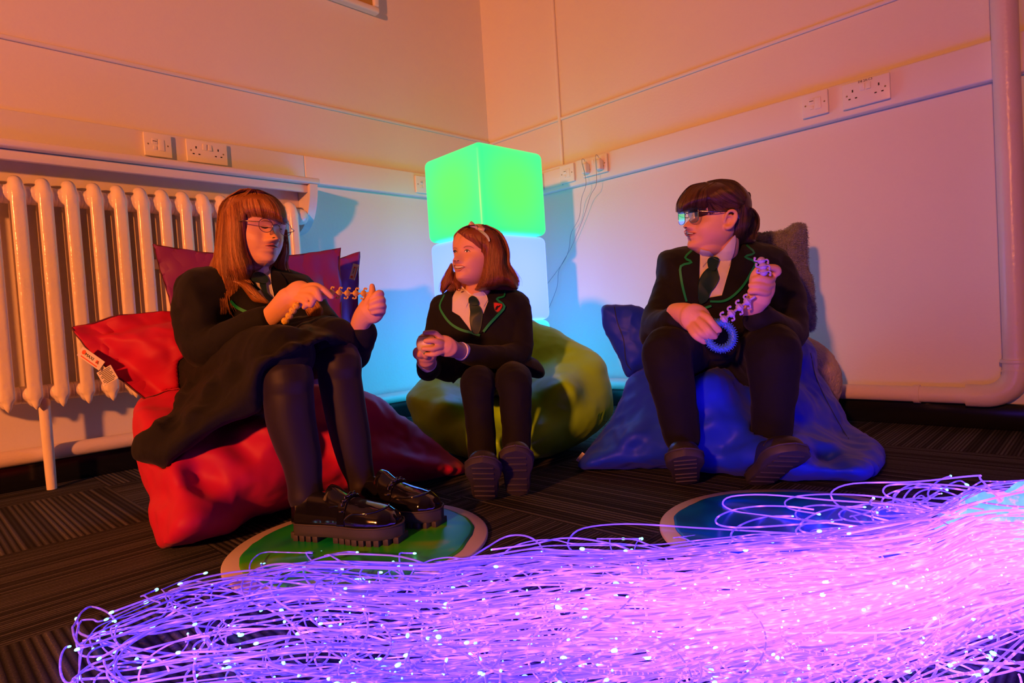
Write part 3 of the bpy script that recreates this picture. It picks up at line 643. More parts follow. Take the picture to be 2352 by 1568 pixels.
for k in range(13):
    x = 1318+k*6.6; mk('pleat', ribbon([(x, 963+(k % 3)), (x+2.5, 956-(k % 2)*4), (x+6, 948-(k % 4)*3)], gv, [1., 3.5, .8], -.002, .004, 4, zdef=2.12), M['green'], gb)
# ---- navy bag under the right girl
blp = [zf(1326, 1066, .02), zf(1340, 1078, .01), zf(1407, 1076, .01), zf(1523, 1074, .01), zf(1640, 1085, .01), zf(1760, 1098, .01), zf(1859, 1103, .01), zf(1914, 1100, .01), zf(1985, 1104, .01), zf(2024, 1080, .02), (2033, 1045, 1.66), (2011, 1009, 1.72), (1950, 976, 1.86), (1943, 958, 1.88), (1933, 935, 1.90), (1900, 885, 1.94), (1875, 848, 1.96), (1877, 822, 1.97), (1869, 797, 1.98), (1845, 775, 2.00), (1780, 745, 2.0), (1650, 740, 2.0), (1540, 760, 1.98), (1500, 822, 1.95), (1476, 846, 1.93), (1442, 867, 1.92), (1426, 916, 1.90), (1397, 974, 1.88), (1355, 1025, 1.84)]
v, f = sack('', blp, .15, 110, M['blue'], None, extra=[(1620, 900, 1.72), (1650, 1000, 1.70), (1900, 1040, 1.70), (1450, 1010, 1.80)], fill=[ell(P(1680, 960, 1.88), [(.26, 0, 0), (0, .24, 0), (0, 0, .17)])], seed=8, wr=.004, ridge=.008)
nb = mk('bean_bag', (v, f), M['blue'], None, 180); tag(nb, 'large navy blue bean bag under the right girl', 'bean bag'); nv = bvh((v, f))
M['bseam'] = mat('navy_seam', (.01, .02, .12), .7)
mk('seam', ribbon([(2014, 1084), (1975, 1040), (1935, 985), (1880, 880), (1862, 810)], nv, 1.5, -.0012, .003, zdef=1.8), M['bseam'], nb)
label_tag(nb, P(1334, 1050, 1.80), px_axes(1324, 1065, 1342, 1042, 1.8), px_axes(1330, 1050, 1326, 1044, 1.8), .03, .012, '', True)
fl = [(1382, 717, 2.02), (1386, 703, 2.02), (1413, 700, 2.02), (1454, 703, 2.0), (1477, 711, 2.0), (1500, 730, 2.0), (1520, 800, 2.0), (1500, 850, 2.0), (1474, 848, 2.0), (1443, 866, 2.0), (1427, 835, 2.0), (1410, 800, 2.01), (1392, 767, 2.02)]
nf = remesh([inflate(fl, .045, 45, 4, 3)], .005, 6); nf = wrinkle(wrinkle(nf, .006, 12, seed=3), .007, 16, seed=6, ridged=True)
o = mk('flanged_cushion', nf, M['blue'], None, 180); tag(o, 'navy flanged cushion corner standing up at the left of the right girl', 'cushion')
mk('seam', ribbon([(1411, 704), (1418, 740), (1432, 780), (1438, 830), (1450, 850)], bvh(nf), 2, -.001, .003, zdef=1.98), M['bseam'], o)
# ---- grey shaggy cushion and cream pouffe
M['shag'] = mat('grey_shag', (.17, .17, .19), .9, sheen=.3, var=.4, vscale=60); M['shag2'] = mat('pale_shag_tips', (.40, .40, .44), .9, var=.6, vscale=160)
gc = [(1690, 545, 2.06), (1737, 535, 2.06), (1794, 530, 2.06), (1826, 513, 2.06), (1845, 513, 2.06), (1853, 523, 2.06), (1854, 562, 2.06), (1856, 615, 2.06), (1868, 648, 2.06), (1873, 732, 2.06), (1868, 757, 2.06), (1855, 762, 2.06), (1835, 752, 2.05), (1760, 750, 2.04), (1690, 740, 2.04)]
gm = remesh([inflate(gc, .06, 50, 5, 3)], .006, 6); gm = wrinkle(gm, .004, 45, seed=2)
o = mk('shaggy_cushion', gm, M['shag'], None, 180); tag(o, 'grey shaggy cushion propped on the wall behind the right girl', 'cushion')
GN = normals(*gm); gvv = np.array(gm[0]); pick = rng.integers(0, len(gvv), 17000); vs, fs = [], []
for i in pick:
    p = gvv[i]; n_ = nrm(GN[i]+rng.normal(0, .45, 3)); L_ = rng.uniform(.003, .0065); s = nrm(np.cross(n_, rng.normal(0, 1, 3)))*.0008; s2 = np.cross(n_, s); m_ = p+n_*L_*.6+rng.normal(0, .0015, 3); e = p+n_*L_+rng.normal(0, .004, 3)-np.array([0, 0, .002]); k = len(vs)
    vs += [p+s, p-s*.5+s2*.8, p-s*.5-s2*.8, m_+s*.8, m_-s*.4+s2*.6, m_-s*.4-s2*.6, e]; fs += [(k, k+1, k+4, k+3), (k+1, k+2, k+5, k+4), (k+2, k, k+3, k+5), (k+3, k+4, k+6), (k+4, k+5, k+6), (k+5, k+3, k+6)]
tag(mk('shag_pile', (vs, fs), M['shag2'], o, 180), kind='stuff')
M['boucle'] = mat('cream_boucle', (.62, .50, .40), .9, bump=.9, bscale=120, sheen=.2)
pc = onfloor(1835, 985, 0.); pc = P(1832, 960, 2.20); pf = wrinkle(remesh([ell((pc[0]-.02, pc[1]+.02, .172), [(.172, 0, 0), (0, .172, 0), (0, 0, .170)], 40, 28)], .007, 2, .002), .003, 60, seed=4)
o = mk('pouffe', pf, M['boucle'], None, 180); tag(o, 'round cream textured pouffe half hidden behind the navy bean bag', 'pouffe')
# ================================================================ PEOPLE: TOOLKIT
M['skin'] = mat('skin', (.80, .42, .25), .50, sss=.15, bump=.04, bscale=220, spec=.4)
M['lip'] = mat('lip', (.66, .22, .17), .38); M['lipin'] = mat('mouth_inside', (.12, .015, .015), .5)
M['tooth'] = mat('teeth', (.82, .78, .68), .25); M['eyew'] = mat('eye_white', (.72, .66, .62), .2); M['iris'] = mat('iris', (.03, .02, .012), .12); M['lash'] = mat('lash', (.02, .008, .005), .7)
M['shadowline'] = M['lash']
M['brow'] = mat('eyebrow', (.42, .18, .09), .8)
M['wool'] = mat('black_blazer_wool', (.0075, .007, .0085), .8, sheen=.05, bump=.12, bscale=350, spec=.25)
M['skirtm'] = mat('black_skirt_cloth', (.009, .008, .008), .8, sheen=.05, bump=.12, bscale=300, spec=.2)
M['trous'] = mat('black_trousers_cloth', (.008, .007, .0075), .8, sheen=.04, bump=.12, bscale=300, spec=.2)
M['tights'] = mat('black_tights', (.016, .009, .008), .55, sheen=.15, spec=.3)
M['shirt'] = mat('white_shirt_cotton', (.80, .76, .70), .7, bump=.05, bscale=60)
M['tie'] = mat('dark_green_tie', (.0012, .034, .024), .5, sheen=.1)
M['pipe_g'] = mat('green_braid', (.004, .30, .09), .6)
M['grey'] = mat('grey_lining', (.16, .17, .17), .8)
M['patent'] = mat('black_patent_leather', (.008, .007, .007), .08, coat=.8, spec=.6)
M['leather'] = mat('black_scuffed_leather', (.022, .018, .018), .38, var=.2, vscale=30)
M['rubber'] = mat('black_rubber_sole', (.05, .042, .040), .6, var=.3, vscale=25)
M['metal'] = mat('dark_metal', (.25, .22, .2), .22, metal=1); M['metalg'] = mat('thin_metal_frame', (.35, .33, .36), .2, metal=1)
def lens_mat(name, tint, gl):
    m = bpy.data.materials.new(name); m.use_nodes = True; nt = m.node_tree; N = nt.nodes.new; L = nt.links.new; nt.nodes.remove(nt.nodes['Principled BSDF'])
    t = N('ShaderNodeBsdfTransparent'); t.inputs[0].default_value = (*tint, 1); g = N('ShaderNodeBsdfGlossy'); g.inputs['Roughness'].default_value = .02; g.inputs[0].default_value = (.75, .85, 1, 1)  # bluish gloss colour stands in for light reflected from the cubes
    f = N('ShaderNodeFresnel'); f.inputs[0].default_value = 1.5; mt = N('ShaderNodeMath'); mt.operation = 'MULTIPLY_ADD'; mt.inputs[1].default_value = .45; mt.inputs[2].default_value = gl; L(f.outputs[0], mt.inputs[0])
    x = N('ShaderNodeMixShader'); L(mt.outputs[0], x.inputs[0]); L(t.outputs[0], x.inputs[1]); L(g.outputs[0], x.inputs[2]); L(x.outputs[0], nt.nodes['Material Output'].inputs[0]); return m
M['lens'] = lens_mat('clear_lens', (.95, .93, .98), .03); M['lensb'] = lens_mat('blue_reflection_lens', (.90, .92, .98), .07)  # right girl's lenses have the blue cube reflection put into their tint
def hairmat(name, c0, c1, rough=.36):
    m = bpy.data.materials.new(name); m.use_nodes = True; nt = m.node_tree; N = nt.nodes.new; L = nt.links.new; b = nt.nodes['Principled BSDF']
    a = N('ShaderNodeAttribute'); a.attribute_name = 'tone'; x = N('ShaderNodeMix'); x.data_type = 'RGBA'; x.inputs[6].default_value = (*c0, 1); x.inputs[7].default_value = (*c1, 1); L(a.outputs['Fac'], x.inputs[0]); L(x.outputs[2], b.inputs['Base Color'])
    b.inputs['Roughness'].default_value = rough; b.inputs['Specular IOR Level'].default_value = .45; return m
class Head:
    def __init__(s, px, py, z, ya, pi_, ro, hh):
        ya, pi_, ro = [math.radians(a) for a in (ya, pi_, ro)]
        fw = -F0*math.cos(ya)+R0*math.sin(ya); X0 = np.cross(fw, U0); Y = fw*math.cos(pi_)+U0*math.sin(pi_); Z = U0*math.cos(pi_)-fw*math.sin(pi_)
        s.X = X0*math.cos(ro)+Z*math.sin(ro); s.Z = Z*math.cos(ro)-X0*math.sin(ro); s.Y = Y; s.h = hh; s.o = P(px, py, z)
    def __call__(s, x, y, z): return s.o+(s.X*x+s.Y*y+s.Z*(z-.5))*s.h
    def ax(s, a, b, c): return [s.X*a*s.h, s.Y*b*s.h, s.Z*c*s.h]
PROF = np.array([(-.005, .20, -.02, .06), (.015, .29, -.04, .13), (.05, .352, -.06, .165), (.10, .362, -.10, .205), (.16, .355, -.15, .24), (.22, .365, -.20, .268), (.30, .365, -.27, .30), (.38, .355, -.34, .33), (.46, .33, -.40, .345), (.54, .345, -.45, .355), (.62, .355, -.475, .362), (.70, .345, -.48, .362), (.78, .315, -.46, .348), (.86, .26, -.40, .31), (.92, .19, -.31, .25), (.97, .09, -.18, .16), (.995, 0.0, -.09, .06)])
def g2(x, z, cx, cz, sx, sz): return np.exp(-((x-cx)/sx)**2/2-((z-cz)/sz)**2/2)
def head_pieces(H, smile=0., plump=0., nose=1., ears=(1, 1)):
    nz, na = 150, 132; t = np.linspace(0, 1, nz); zz = PROF[0, 0]+(PROF[-1, 0]-PROF[0, 0])*(.5-.5*np.cos(PI*(.03+.94*t)))/(.5+.5*math.cos(.03*PI))*1.0
    zz = np.interp(t, [0, .05, .95, 1], [PROF[0, 0], .01, .975, PROF[-1, 0]]); rows = []
    for z in zz:
        f, b, w = [np.interp(z, PROF[:, 0], PROF[:, k]) for k in (1, 2, 3)]
        w += plump*math.exp(-((z-.22)/.13)**2)*.05; f += plump*math.exp(-((z-.06)/.06)**2)*.015
        a = np.linspace(0, 2*PI, na, endpoint=False); s, c = np.sin(a), np.cos(a); ex = np.where(c > 0, np.interp(z, [0, .25, .45, .7, 1], [.95, 1.10, 1.05, .92, .88]), .86)
        x = w*np.sign(s)*np.abs(s)**ex; y = np.where(c > 0, f, -b)*np.sign(c)*np.abs(c)**np.where(c > 0, .98, .92); fr = np.clip(c, 0, 1)**.6*(c > 0); ax_ = np.abs(x)
        d = np.zeros(na)
        # nose
        br = np.interp(z, [.27, .295, .325, .36, .42, .49, .54], [0, .062, .165, .145, .085, .034, 0])*nose; sg = np.interp(z, [.28, .33, .42, .52], [.055, .046, .036, .040])
        d += br*np.exp(-(x/sg)**2/2)+.040*nose*g2(ax_, z, .058, .318, .024, .024)-.018*g2(ax_, z, .10, .36, .03, .05)
        # sockets, lids, brow
        d += -.046*g2(ax_, z, .150, .482, .066, .042)+.021*g2(ax_, z, .155, .468, .046, .026)+.010*g2(ax_, z, .15, .555, .09, .022)
        # cheeks, mouth, chin
        d += (.020+.014*smile+.012*plump)*g2(ax_, z, .205, .315, .07, .065)+.020*g2(x, z, 0, .228, .075, .016)+.022*g2(x, z, 0, .178, .062, .018)-.014*g2(x, z, 0, .204, .085, .007)
        d += -.014*g2(x, z, 0, .142, .07, .016)+.016*g2(x, z, 0, .075, .065, .04)+.010*g2(x, z, 0, .21, .12, .06)-(.010+.012*smile)*g2(ax_, z, .135, .20, .022, .03)
        y = y+d*fr; rows.append([H(x[i], y[i], z) for i in range(na)])
    out = [loft(rows)]
    for sx, on in ((-1, ears[0]), (1, ears[1])):
        if not on: continue
        X, Y, Z = H.X*sx, H.Y, H.Z
        def E(a, b, c): return H(sx*(.338+a), .015+b, .405+c*1.08)
        rim = [(-.01, .045, -.01), (.03, .055, .055), (.052, .035, .105), (.066, -.02, .120), (.076, -.065, .09), (.072, -.075, .03), (.058, -.055, -.03), (.040, -.02, -.075), (.018, .02, -.088), (-.005, .035, -.06)]
        out.append(limb([E(*r) for r in rim], [.0042]*3+[.0048]*3+[.0045, .0062, .0065, .004], 10, 5))
        out.append(ell(E(.012, -.01, .01), [(X*.45+Y*-.88)*.066*H.h, Z*.095*H.h, nrm(np.cross(Y*-.88+X*.45, Z))*.008*H.h], 20, 12))
        out.append(limb([E(.025, .035, .05), E(.045, -.02, .06), E(.045, -.045, .01), E(.03, -.02, -.04)], [.003, .0035, .003, .003], 8, 4))
    return out
def finger(pts, r0=.0085, r1=.0062, bend=1.06):
    """pts knuckle->tip (world)"""
    n = len(pts); r = np.linspace(r0, r1, n); r[1:-1] *= bend; q = cr(np.c_[np.array(pts), r], 5); return tube(q[:, :3], q[:, 3], 14)
def PX(lst): return [P(*q) for q in lst]
def strands(flow, surf, n, zref, r=.0007, lift=(.001, .006), jit=3., seg=18, fray=.0, tone=(0, 1), sub=1., curl=0.):
    """hairs laid along the surface `surf` following px guide lines; flow = list of guides (each list of (px,py) or (px,py,z))"""
    G = [resample(cr(np.array(g, float)[:, :2], 5), seg) for g in flow]; Z = None
    if len(flow[0][0]) > 2: Z = [resample(cr(np.array(g, float), 5), seg)[:, 2] for g in flow]
    vs, fs, tn = [], [], []
    for k in range(n):
        u = rng.random()*(len(G)-1); i = min(int(u), len(G)-2); w = u-i; g = G[i]*(1-w)+G[i+1]*w
        ph = rng.uniform(0, 6.28, 3); a = rng.normal(0, jit, 2); s_ = np.linspace(0, 1, seg); e = 1+rng.uniform(-.06, .03)
        m_ = max(6, int(seg*(1-fray*rng.random()))); gx = g[:, 0]+a[0]*(.25+s_)+jit*.35*np.sin(s_*5+ph[0])+curl*np.sin(s_*9+ph[1])*s_; gy = g[:, 1]+a[1]*.35+jit*.2*np.sin(s_*4+ph[2])
        st = rng.random()*.12*(rng.random() < .5); k0 = int(st*seg); gx, gy = gx[k0:m_], gy[k0:m_]; lf = rng.uniform(*lift); pts = []; last = None
        for j in range(len(gx)):
            z = hit(surf, gx[j], gy[j]) if surf else None
            zg = (Z[i]*(1-w)+Z[i+1]*w)[k0+j] if Z else zref
            if z is None or abs(z-zg) > .10: z = last if last is not None else zg
            if last is not None: z = .6*z+.4*last if abs(z-last) < .04 else last+(z-last)*.25
            last = z; pts.append(P(gx[j], gy[j], z-lf*(.3+.7*min(1, j/4))))
        if len(pts) < 4: continue
        pts = np.array(pts); T = np.gradient(pts, axis=0); nn = len(pts); rr = r*rng.uniform(.7, 1.3)*np.interp(np.linspace(0, 1, nn), [0, .1, .7, 1], [.8, 1, .9, .15]); t_ = float(np.clip(tone[0]+(tone[1]-tone[0])*(.5+1.3*noise.noise(Vector((u*7+n*.01, 3.3, 1.7)))+.8*noise.noise(Vector((u*23, n*.02, 5.1)))+rng.normal(0, .18)), 0, 1)); b = len(vs)
        rd = nrm(pts[nn//2]-CAM)
        for j in range(nn):
            s1 = nrm(np.cross(T[j], rd)); 
            vs += [pts[j]+s1*rr[j], pts[j]-rd*rr[j]*.9, pts[j]-s1*rr[j]]; tn += [t_]*3
        fs += [(b+3*j+q, b+3*j+(q+1) % 3, b+3*j+3+(q+1) % 3, b+3*j+3+q) for j in range(nn-1) for q in range(3)]
    return vs, fs, tn
def mk_hair(name, mass, lst, m, parent, mtone=.25):
    v = [tuple(p) for p in mass[0]]; f = [tuple(q) for q in mass[1]]; t = [mtone]*len(v)
    for a in lst:
        n = len(v); v += a[0]; f += [tuple(i+n for i in q) for q in a[1]]; t += a[2]
    o = mk(name, (v, f), m, parent, 180); at = o.data.attributes.new('tone', 'FLOAT', 'POINT'); at.data.foreach_set('value', np.array(t, float)); return o
def ringshape(c, X, Z, hx, hz, pw=2.6, n=48, tilt=0):
    out = []
    for k in range(n):
        a = 2*PI*k/n; cx, cz = math.cos(a), math.sin(a); out.append(c+X*hx*np.sign(cx)*abs(cx)**(2/pw)+Z*hz*np.sign(cz)*abs(cz)**(2/pw))
    return out
def glasses(H, parent, xe, ye, ze, hx, hz, pw, fm, lm, wire=.0009, tip=(-.02, .50), lbl='thin wire glasses', tilt=.12):
    o = empty('glasses', H(0, ye, ze)); setpar(o, parent); o['label'] = lbl
    fr = []
    for s in (-1, 1):
        c = H(s*xe, ye, ze); Y = nrm(H.Y+H.X*s*.10-H.Z*tilt); X = nrm(H.X-H.Y*s*.10); Z = nrm(np.cross(X, Y))
        r = ringshape(c, X, Z, hx, hz, pw); q = r+[r[0]]; fr.append(tube(q, wire, 8, False))
        mk('lens', loft([[p-Y*.0006 for p in r], [p+Y*.0004 for p in r]]), lm, o, 30)
        e = c+X*s*hx; h1 = e+X*s*.004-Y*.003+Z*hz*.35
        fr.append(tube([e+Z*hz*.35, h1], wire*1.3, 8)); t1 = H(s*.375, ye-.18, ze+.03); t2 = H(s*.385, tip[0], tip[1]); t3 = H(s*.375, tip[0]-.07, tip[1]-.08)
        mk('temple_arm', tube(cr([h1, t1, t2, t3], 6), wire*1.25, 8), fm, o, 180)
    a, b = H(-xe+hx/H.h*.98, ye+.005, ze+.02), H(xe-hx/H.h*.98, ye+.005, ze+.02); fr.append(tube(cr([a, (a+b)/2+H.Y*.004+H.Z*.003, b], 6), wire*1.2, 8))
    mk('frame', join(*fr), fm, o, 180); return o
def shoe(parent, heel, toe, up, L, W, m_up, m_sole, sole=.022, style='plain', tall=.07):
    """heel/toe points on the sole plane (world), up vector"""
    heel = np.array(heel, float); toe = np.array(toe, float); Y = nrm(toe-heel); Z = nrm(np.array(up)-Y*np.dot(up, Y)); X = np.cross(Y, Z)
    def Q(x, y, z): return heel+X*x*W+Y*y*L+Z*z
    n = 36
    def outline(y0, y1, wv, z, infl=0.):
        out = []
        for k in range(n):
            a = 2*PI*k/n; s, c = math.sin(a), math.cos(a); yy = .5+.5*np.sign(c)*abs(c)**.85; w = np.interp(yy, [0, .08, .25, .45, .68, .85, .96, 1], [.0, .34, .37, .36, .49, .46, .28, 0])*(1+infl)
            out.append((np.sign(s)*w if abs(s) > 1e-6 else 0, y0+(y1-y0)*yy, z))
        return out
    base = outline(0, 1, 1, 0)
    ring = lambda inf, z0, y0=0, y1=1: [Q(x, y, z0) for x, y, _ in outline(y0, y1, 1, 0, inf)]
    z_0 = sole*.33 if style == 'loafer' else 0
    so = loft([ring(-.02, z_0), ring(.04, z_0+.002), ring(.06, sole*.6), ring(.05, sole*.98), ring(-.04, sole)])
    s = empty('shoe', heel); setpar(s, parent)
    sp = [so]
    mk('sole', so, m_sole, s, 50)
    if style == 'loafer':
        for k in range(16):
            y = .03+.94*k/15
            if .30 < y < .44: continue
            w = np.interp(y, [0, .08, .25, .45, .68, .85, .96, 1], [.10, .34, .37, .36, .49, .46, .28, .1])*1.02
            mk('tread_lug', box(Q(0, y, sole*.19), [X, Y, Z], (w*W, L*.0235, sole*.19), .0015), m_sole, s)
    # upper: lofted sections from toe to heel
    def sec(y, w, h, z0=sole, rnd=2.3, lean=0.):
        o = []
        for k in range(24):
            a = 2*PI*k/24; c, s_ = math.cos(a), math.sin(a); x = np.sign(c)*abs(c)**(2/rnd)*w; z = z0-.002+(h if s_ > 0 else .002)*np.sign(s_)*abs(s_)**(2/rnd); o.append(Q(x, y+lean*(max(0, s_)), z))
        return o
    hs = tall
    rows = [sec(.965, .16, .012), sec(.93, .30, .026), sec(.86, .41, .036), sec(.76, .45, .042), sec(.66, .45, .047), sec(.56, .42, .054), sec(.46, .38, .062), sec(.34, .35, hs*.95), sec(.20, .34, hs), sec(.08, .31, hs*.98), sec(.02, .20, hs*.86)]
    up_ = remesh([loft(rows)], .003, 6); mk('upper', up_, m_up, s, 180)
    mk('welt', tube([q+Z*.0 for q in ring(.05, sole+.001)]+[ring(.05, sole+.001)[0]], .0022, 8, False), m_sole, s, 180)
    ub = bvh(up_)
    def on(x, y, e=.0015):
        h = ub.ray_cast(V(Q(x, y, .25)), V(-Z)); 
        return (np.array(h[0])+Z*e) if h[0] is not None else Q(x, y, sole+.004)
    if style == 'loafer':
        mk('tongue', loft([[on(x*.62, .52, .002), on(x*.66, .47, .005), on(x*.70, .42, .010)+Z*.004, on(x*.62, .37, .008)+Z*.010, on(x*.62, .36, .006)+Z*.007, on(x*.70, .42, .005), on(x*.66, .47, .001), on(x*.62, .52, -.002)] for x in (-.46, -.3, -.15, 0, .15, .3, .46)]), m_up, s, 60)
        def band(xs_, ys_, w, t):
            c = [on(x, y, .0) for x, y in zip(xs_, ys_)]; r = []
            for i, p in enumerate(c):
                T = nrm(c[min(i+1, len(c)-1)]-c[max(i-1, 0)]); N_ = nrm(np.cross(T, Y)); N_ = N_ if N_@Z > 0 or abs(N_@Z) < .2 else -N_
                r.append([p-Y*w-N_*.001, p-Y*w+N_*t, p+Y*w+N_*t, p+Y*w-N_*.001])
            return loft(r)
        xs_ = np.linspace(-.445, .445, 25); mk('strap', band(xs_, .535+.0*xs_, .0085, .0028), m_up, s, 50)
        mk('apron_seam', tube(cr([on(x, y, .0008) for x, y in [(-.40, .52), (-.385, .62), (-.36, .72), (-.28, .81), (-.15, .855), (0, .87), (.15, .855), (.28, .81), (.36, .72), (.385, .62), (.40, .52)]], 5), .0022, 8), m_up, s, 180)
        for k in range(11):
            a = -1+2*k/10; c = on(a*.36, .54, .0045); T = X if k % 2 else nrm(X+Y*.1); W2 = Z if k % 2 else Y
            mk('chain_link', tube([c+T*.0062*math.cos(t)+W2*.0040*math.sin(t) for t in np.linspace(0, 2*PI, 16)], .0016, 8, False), M['metal'], s, 180)
    else:
        mk('toe_seam', tube(cr([on(x, .70+.06*(1-abs(x)/.4)**.5, .0006) for x in np.linspace(-.4, .4, 9)], 4), .0014, 6), m_up, s, 180)
        mk('ankle_collar', tube([Q(.30*math.sin(a), .20+.17*math.cos(a), sole+hs*.93+.004*math.cos(a)) for a in np.linspace(0, 2*PI, 30)], .004, 8, False), m_up, s, 180)
        for k in range(6): mk('tread_bar', box(Q(0, .14+.13*k+(.06 if k > 2 else 0), -.0008), [X, Y, Z], (W*.30, L*.022, .0016), .001), m_sole, s)
    return s
# ================================================================ RIGHT GIRL (faces image left)
H3 = Head(1641, 497, 1.72, -74, 5, 4, .200)
HM3 = hairmat('dark_brown_hair', (.045, .020, .010), (.16, .075, .032))
def z8(*p): return [(1520+a/5.6, 560+b/5.6) for a, b in p]
def z8z(z, *p): return [P(1520+a/5.6, 560+b/5.6, z if len(q) < 1 else q[0]) for a, b, *q in p]
def F8(pts, r0, r1): return finger([P(1520+a/5.6, 560+b/5.6, z) for a, b, z in pts], r0, r1)
body = head_pieces(H3, smile=.5, plump=.9, nose=.72, ears=(1, 1))
body += [limb([H3(0, -.12, .30), H3(0, -.17, .05), P(1648, 590, 1.80), P(1650, 640, 1.82)], [.048, .042, .042, .05]),
         ell(P(1655, 700, 1.815), [R*.09, F*.05, U*.12]), ell(H3(-.02, .08, .06), H3.ax(.19, .22, .11))]
# her right hand (image left), resting on the thigh and holding the ring
body += [limb([P(1520+190/5.6, 560+880/5.6, 1.54), P(1520+300/5.6, 560+900/5.6, 1.515), P(1520+400/5.6, 560+960/5.6, 1.50)], [.0250, .0285, .033], flat=(F+U*.4, .62)),
         ell(P(1520+440/5.6, 560+965/5.6, 1.492), [nrm(R*.75-U*.62)*.041, nrm(R*.6+U*.75)*.036, F*.0155]),
         F8([(500, 900, 1.485), (590, 950, 1.468), (655, 1030, 1.460), (735, 1110, 1.466)], .0095, .0078),
         F8([(460, 960, 1.482), (540, 1040, 1.462), (610, 1120, 1.452), (680, 1190, 1.462)], .0098, .0080),
         F8([(400, 1010, 1.486), (450, 1090, 1.466), (520, 1160, 1.456), (620, 1200, 1.464)], .0094, .0076),
         F8([(345, 1040, 1.492), (390, 1130, 1.474), (450, 1200, 1.464), (548, 1262, 1.470)], .0084, .0068),
         F8([(470, 880, 1.50), (560, 960, 1.50), (640, 1060, 1.49), (700, 1150, 1.48)], .0105, .0085),
         limb([P(1556, 733, 1.56), P(1545, 738, 1.58), P(1532, 744, 1.61)], [.025, .024, .023])]
# her left hand (image right), fist round the chain
body += [limb([P(1725, 712, 1.55), P(1520+1190/5.6, 560+790/5.6, 1.53), P(1520+1250/5.6, 560+690/5.6, 1.515)], [.024, .0255, .030], flat=(F, .8)),
         ell(P(1520+1310/5.6, 560+560/5.6, 1.512), [R*.028, U*.038, F*.019]),
         F8([(1430, 400, 1.510), (1490, 360, 1.498), (1460, 310, 1.490), (1330, 300, 1.482)], .0095, .0080),
         F8([(1425, 450, 1.506), (1370, 470, 1.488), (1270, 440, 1.480), (1180, 460, 1.486)], .0086, .0076),
         F8([(1420, 520, 1.506), (1350, 550, 1.488), (1240, 530, 1.480), (1150, 530, 1.486)], .0086, .0076),
         F8([(1390, 600, 1.508), (1330, 630, 1.490), (1230, 605, 1.482), (1140, 610, 1.488)], .0086, .0076),
         F8([(1230, 640, 1.512), (1180, 520, 1.502), (1190, 410, 1.494), (1235, 330, 1.486)], .0105, .0085)]
hidden = [limb([P(1615, 850, 1.86), P(1560, 818, 1.66), P(1532, 810, 1.54), P(1540, 870, 1.525), P(1555, 940, 1.535), P(1566, 1003, 1.54), P(1572, 1050, 1.52)], [.055, .046, .036, .032, .029, .027, .026]), limb([P(1700, 850, 1.86), P(1752, 818, 1.66), P(1774, 812, 1.55), P(1778, 870, 1.535), P(1776, 940, 1.54), P(1771, 1003, 1.55), P(1768, 1050, 1.53)], [.055, .046, .036, .032, .029, .027, .026]),
          limb([P(1655, 690, 1.81), P(1655, 850, 1.86)], [.07, .08]), limb([P(1550, 615, 1.81), P(1530, 680, 1.78), P(1512, 742, 1.705), P(1525, 748, 1.63), P(1553, 736, 1.56)], [.026, .026, .026, .025, .024]), limb([P(1785, 628, 1.82), P(1806, 700, 1.76), P(1806, 768, 1.675), P(1775, 752, 1.60), P(1737, 722, 1.555)], [.03, .03, .028, .026, .024])]
vf = remesh(body+hidden, .0023, 5); b3 = bvh(vf)
p3 = mk('person', vf, M['skin'], None, 180); tag(p3, 'seated girl in black blazer and trousers with ponytail and square glasses, holding a blue ring', 'person')
# jacket
jk = [(1511, 598, 1.82), (1526, 577, 1.82), (1574, 564, 1.82), (1606, 566, 1.80), (1650, 572, 1.80), (1700, 552, 1.81), (1735, 556, 1.83), (1797, 571, 1.84), (1812, 591, 1.84), (1824, 640, 1.82), (1832, 690, 1.78), (1837, 745, 1.74), (1838, 790, 1.72), (1760, 815, 1.72), (1650, 822, 1.70), (1540, 815, 1.72), (1474, 790, 1.72), (1474, 745, 1.74), (1494, 705, 1.78), (1500, 680, 1.80), (1508, 650, 1.82)]
jp = [inflate(jk, .10, 62, 5, 3, extra=[(1650, 650, 1.80), (1650, 740, 1.78)])]
jp += [limb([P(1550, 612, 1.80), P(1530, 680, 1.77), P(1512, 742, 1.70), P(1525, 748, 1.63), P(1551, 736, 1.555)], [.042, .044, .045, .042, .035]),
       limb([P(1785, 625, 1.81), P(1806, 700, 1.75), P(1808, 768, 1.67), P(1775, 752, 1.60), P(1737, 728, 1.555)], [.052, .054, .050, .044, .037])]
jv = wrinkle(wrinkle(remesh(jp, .005, 6), .004, 9, seed=3), .005, 13, seed=9, ridged=True); jb = bvh(jv); cb3 = bvh(jv, vf)
jk3 = mk('blazer', jv, M['wool'], p3, 180)
tp = [limb([P(1615, 850, 1.86), P(1560, 818, 1.66), P(1532, 806, 1.53), P(1540, 870, 1.52), P(1555, 940, 1.53), P(1566, 1003, 1.54)], [.085, .072, .060, .055, .050, .046]),
      limb([P(1700, 850, 1.86), P(1752, 818, 1.66), P(1774, 808, 1.54), P(1778, 870, 1.53), P(1776, 940, 1.54), P(1771, 1003, 1.55)], [.085, .076, .068, .060, .053, .048]),
      ell(P(1655, 795, 1.76), [R*.15, F*.12, U*.045]), limb([P(1650, 780, 1.62), P(1650, 800, 1.75)], [.05, .06])]
tv = wrinkle(wrinkle(remesh(tp, .005, 6), .004, 10, seed=13), .004, 15, seed=19, ridged=True); mk('trousers', tv, M['trous'], p3, 180)
sh = mk('shirt', drape([(1608, 574), (1625, 585), (1641, 590), (1665, 570), (1690, 540), (1686, 575), (1677, 612), (1668, 650), (1658, 679), (1631, 683), (1615, 690), (1606, 640)], cb3, -.001, .004, 4, 1.70, 3), M['shirt'], p3, 180)
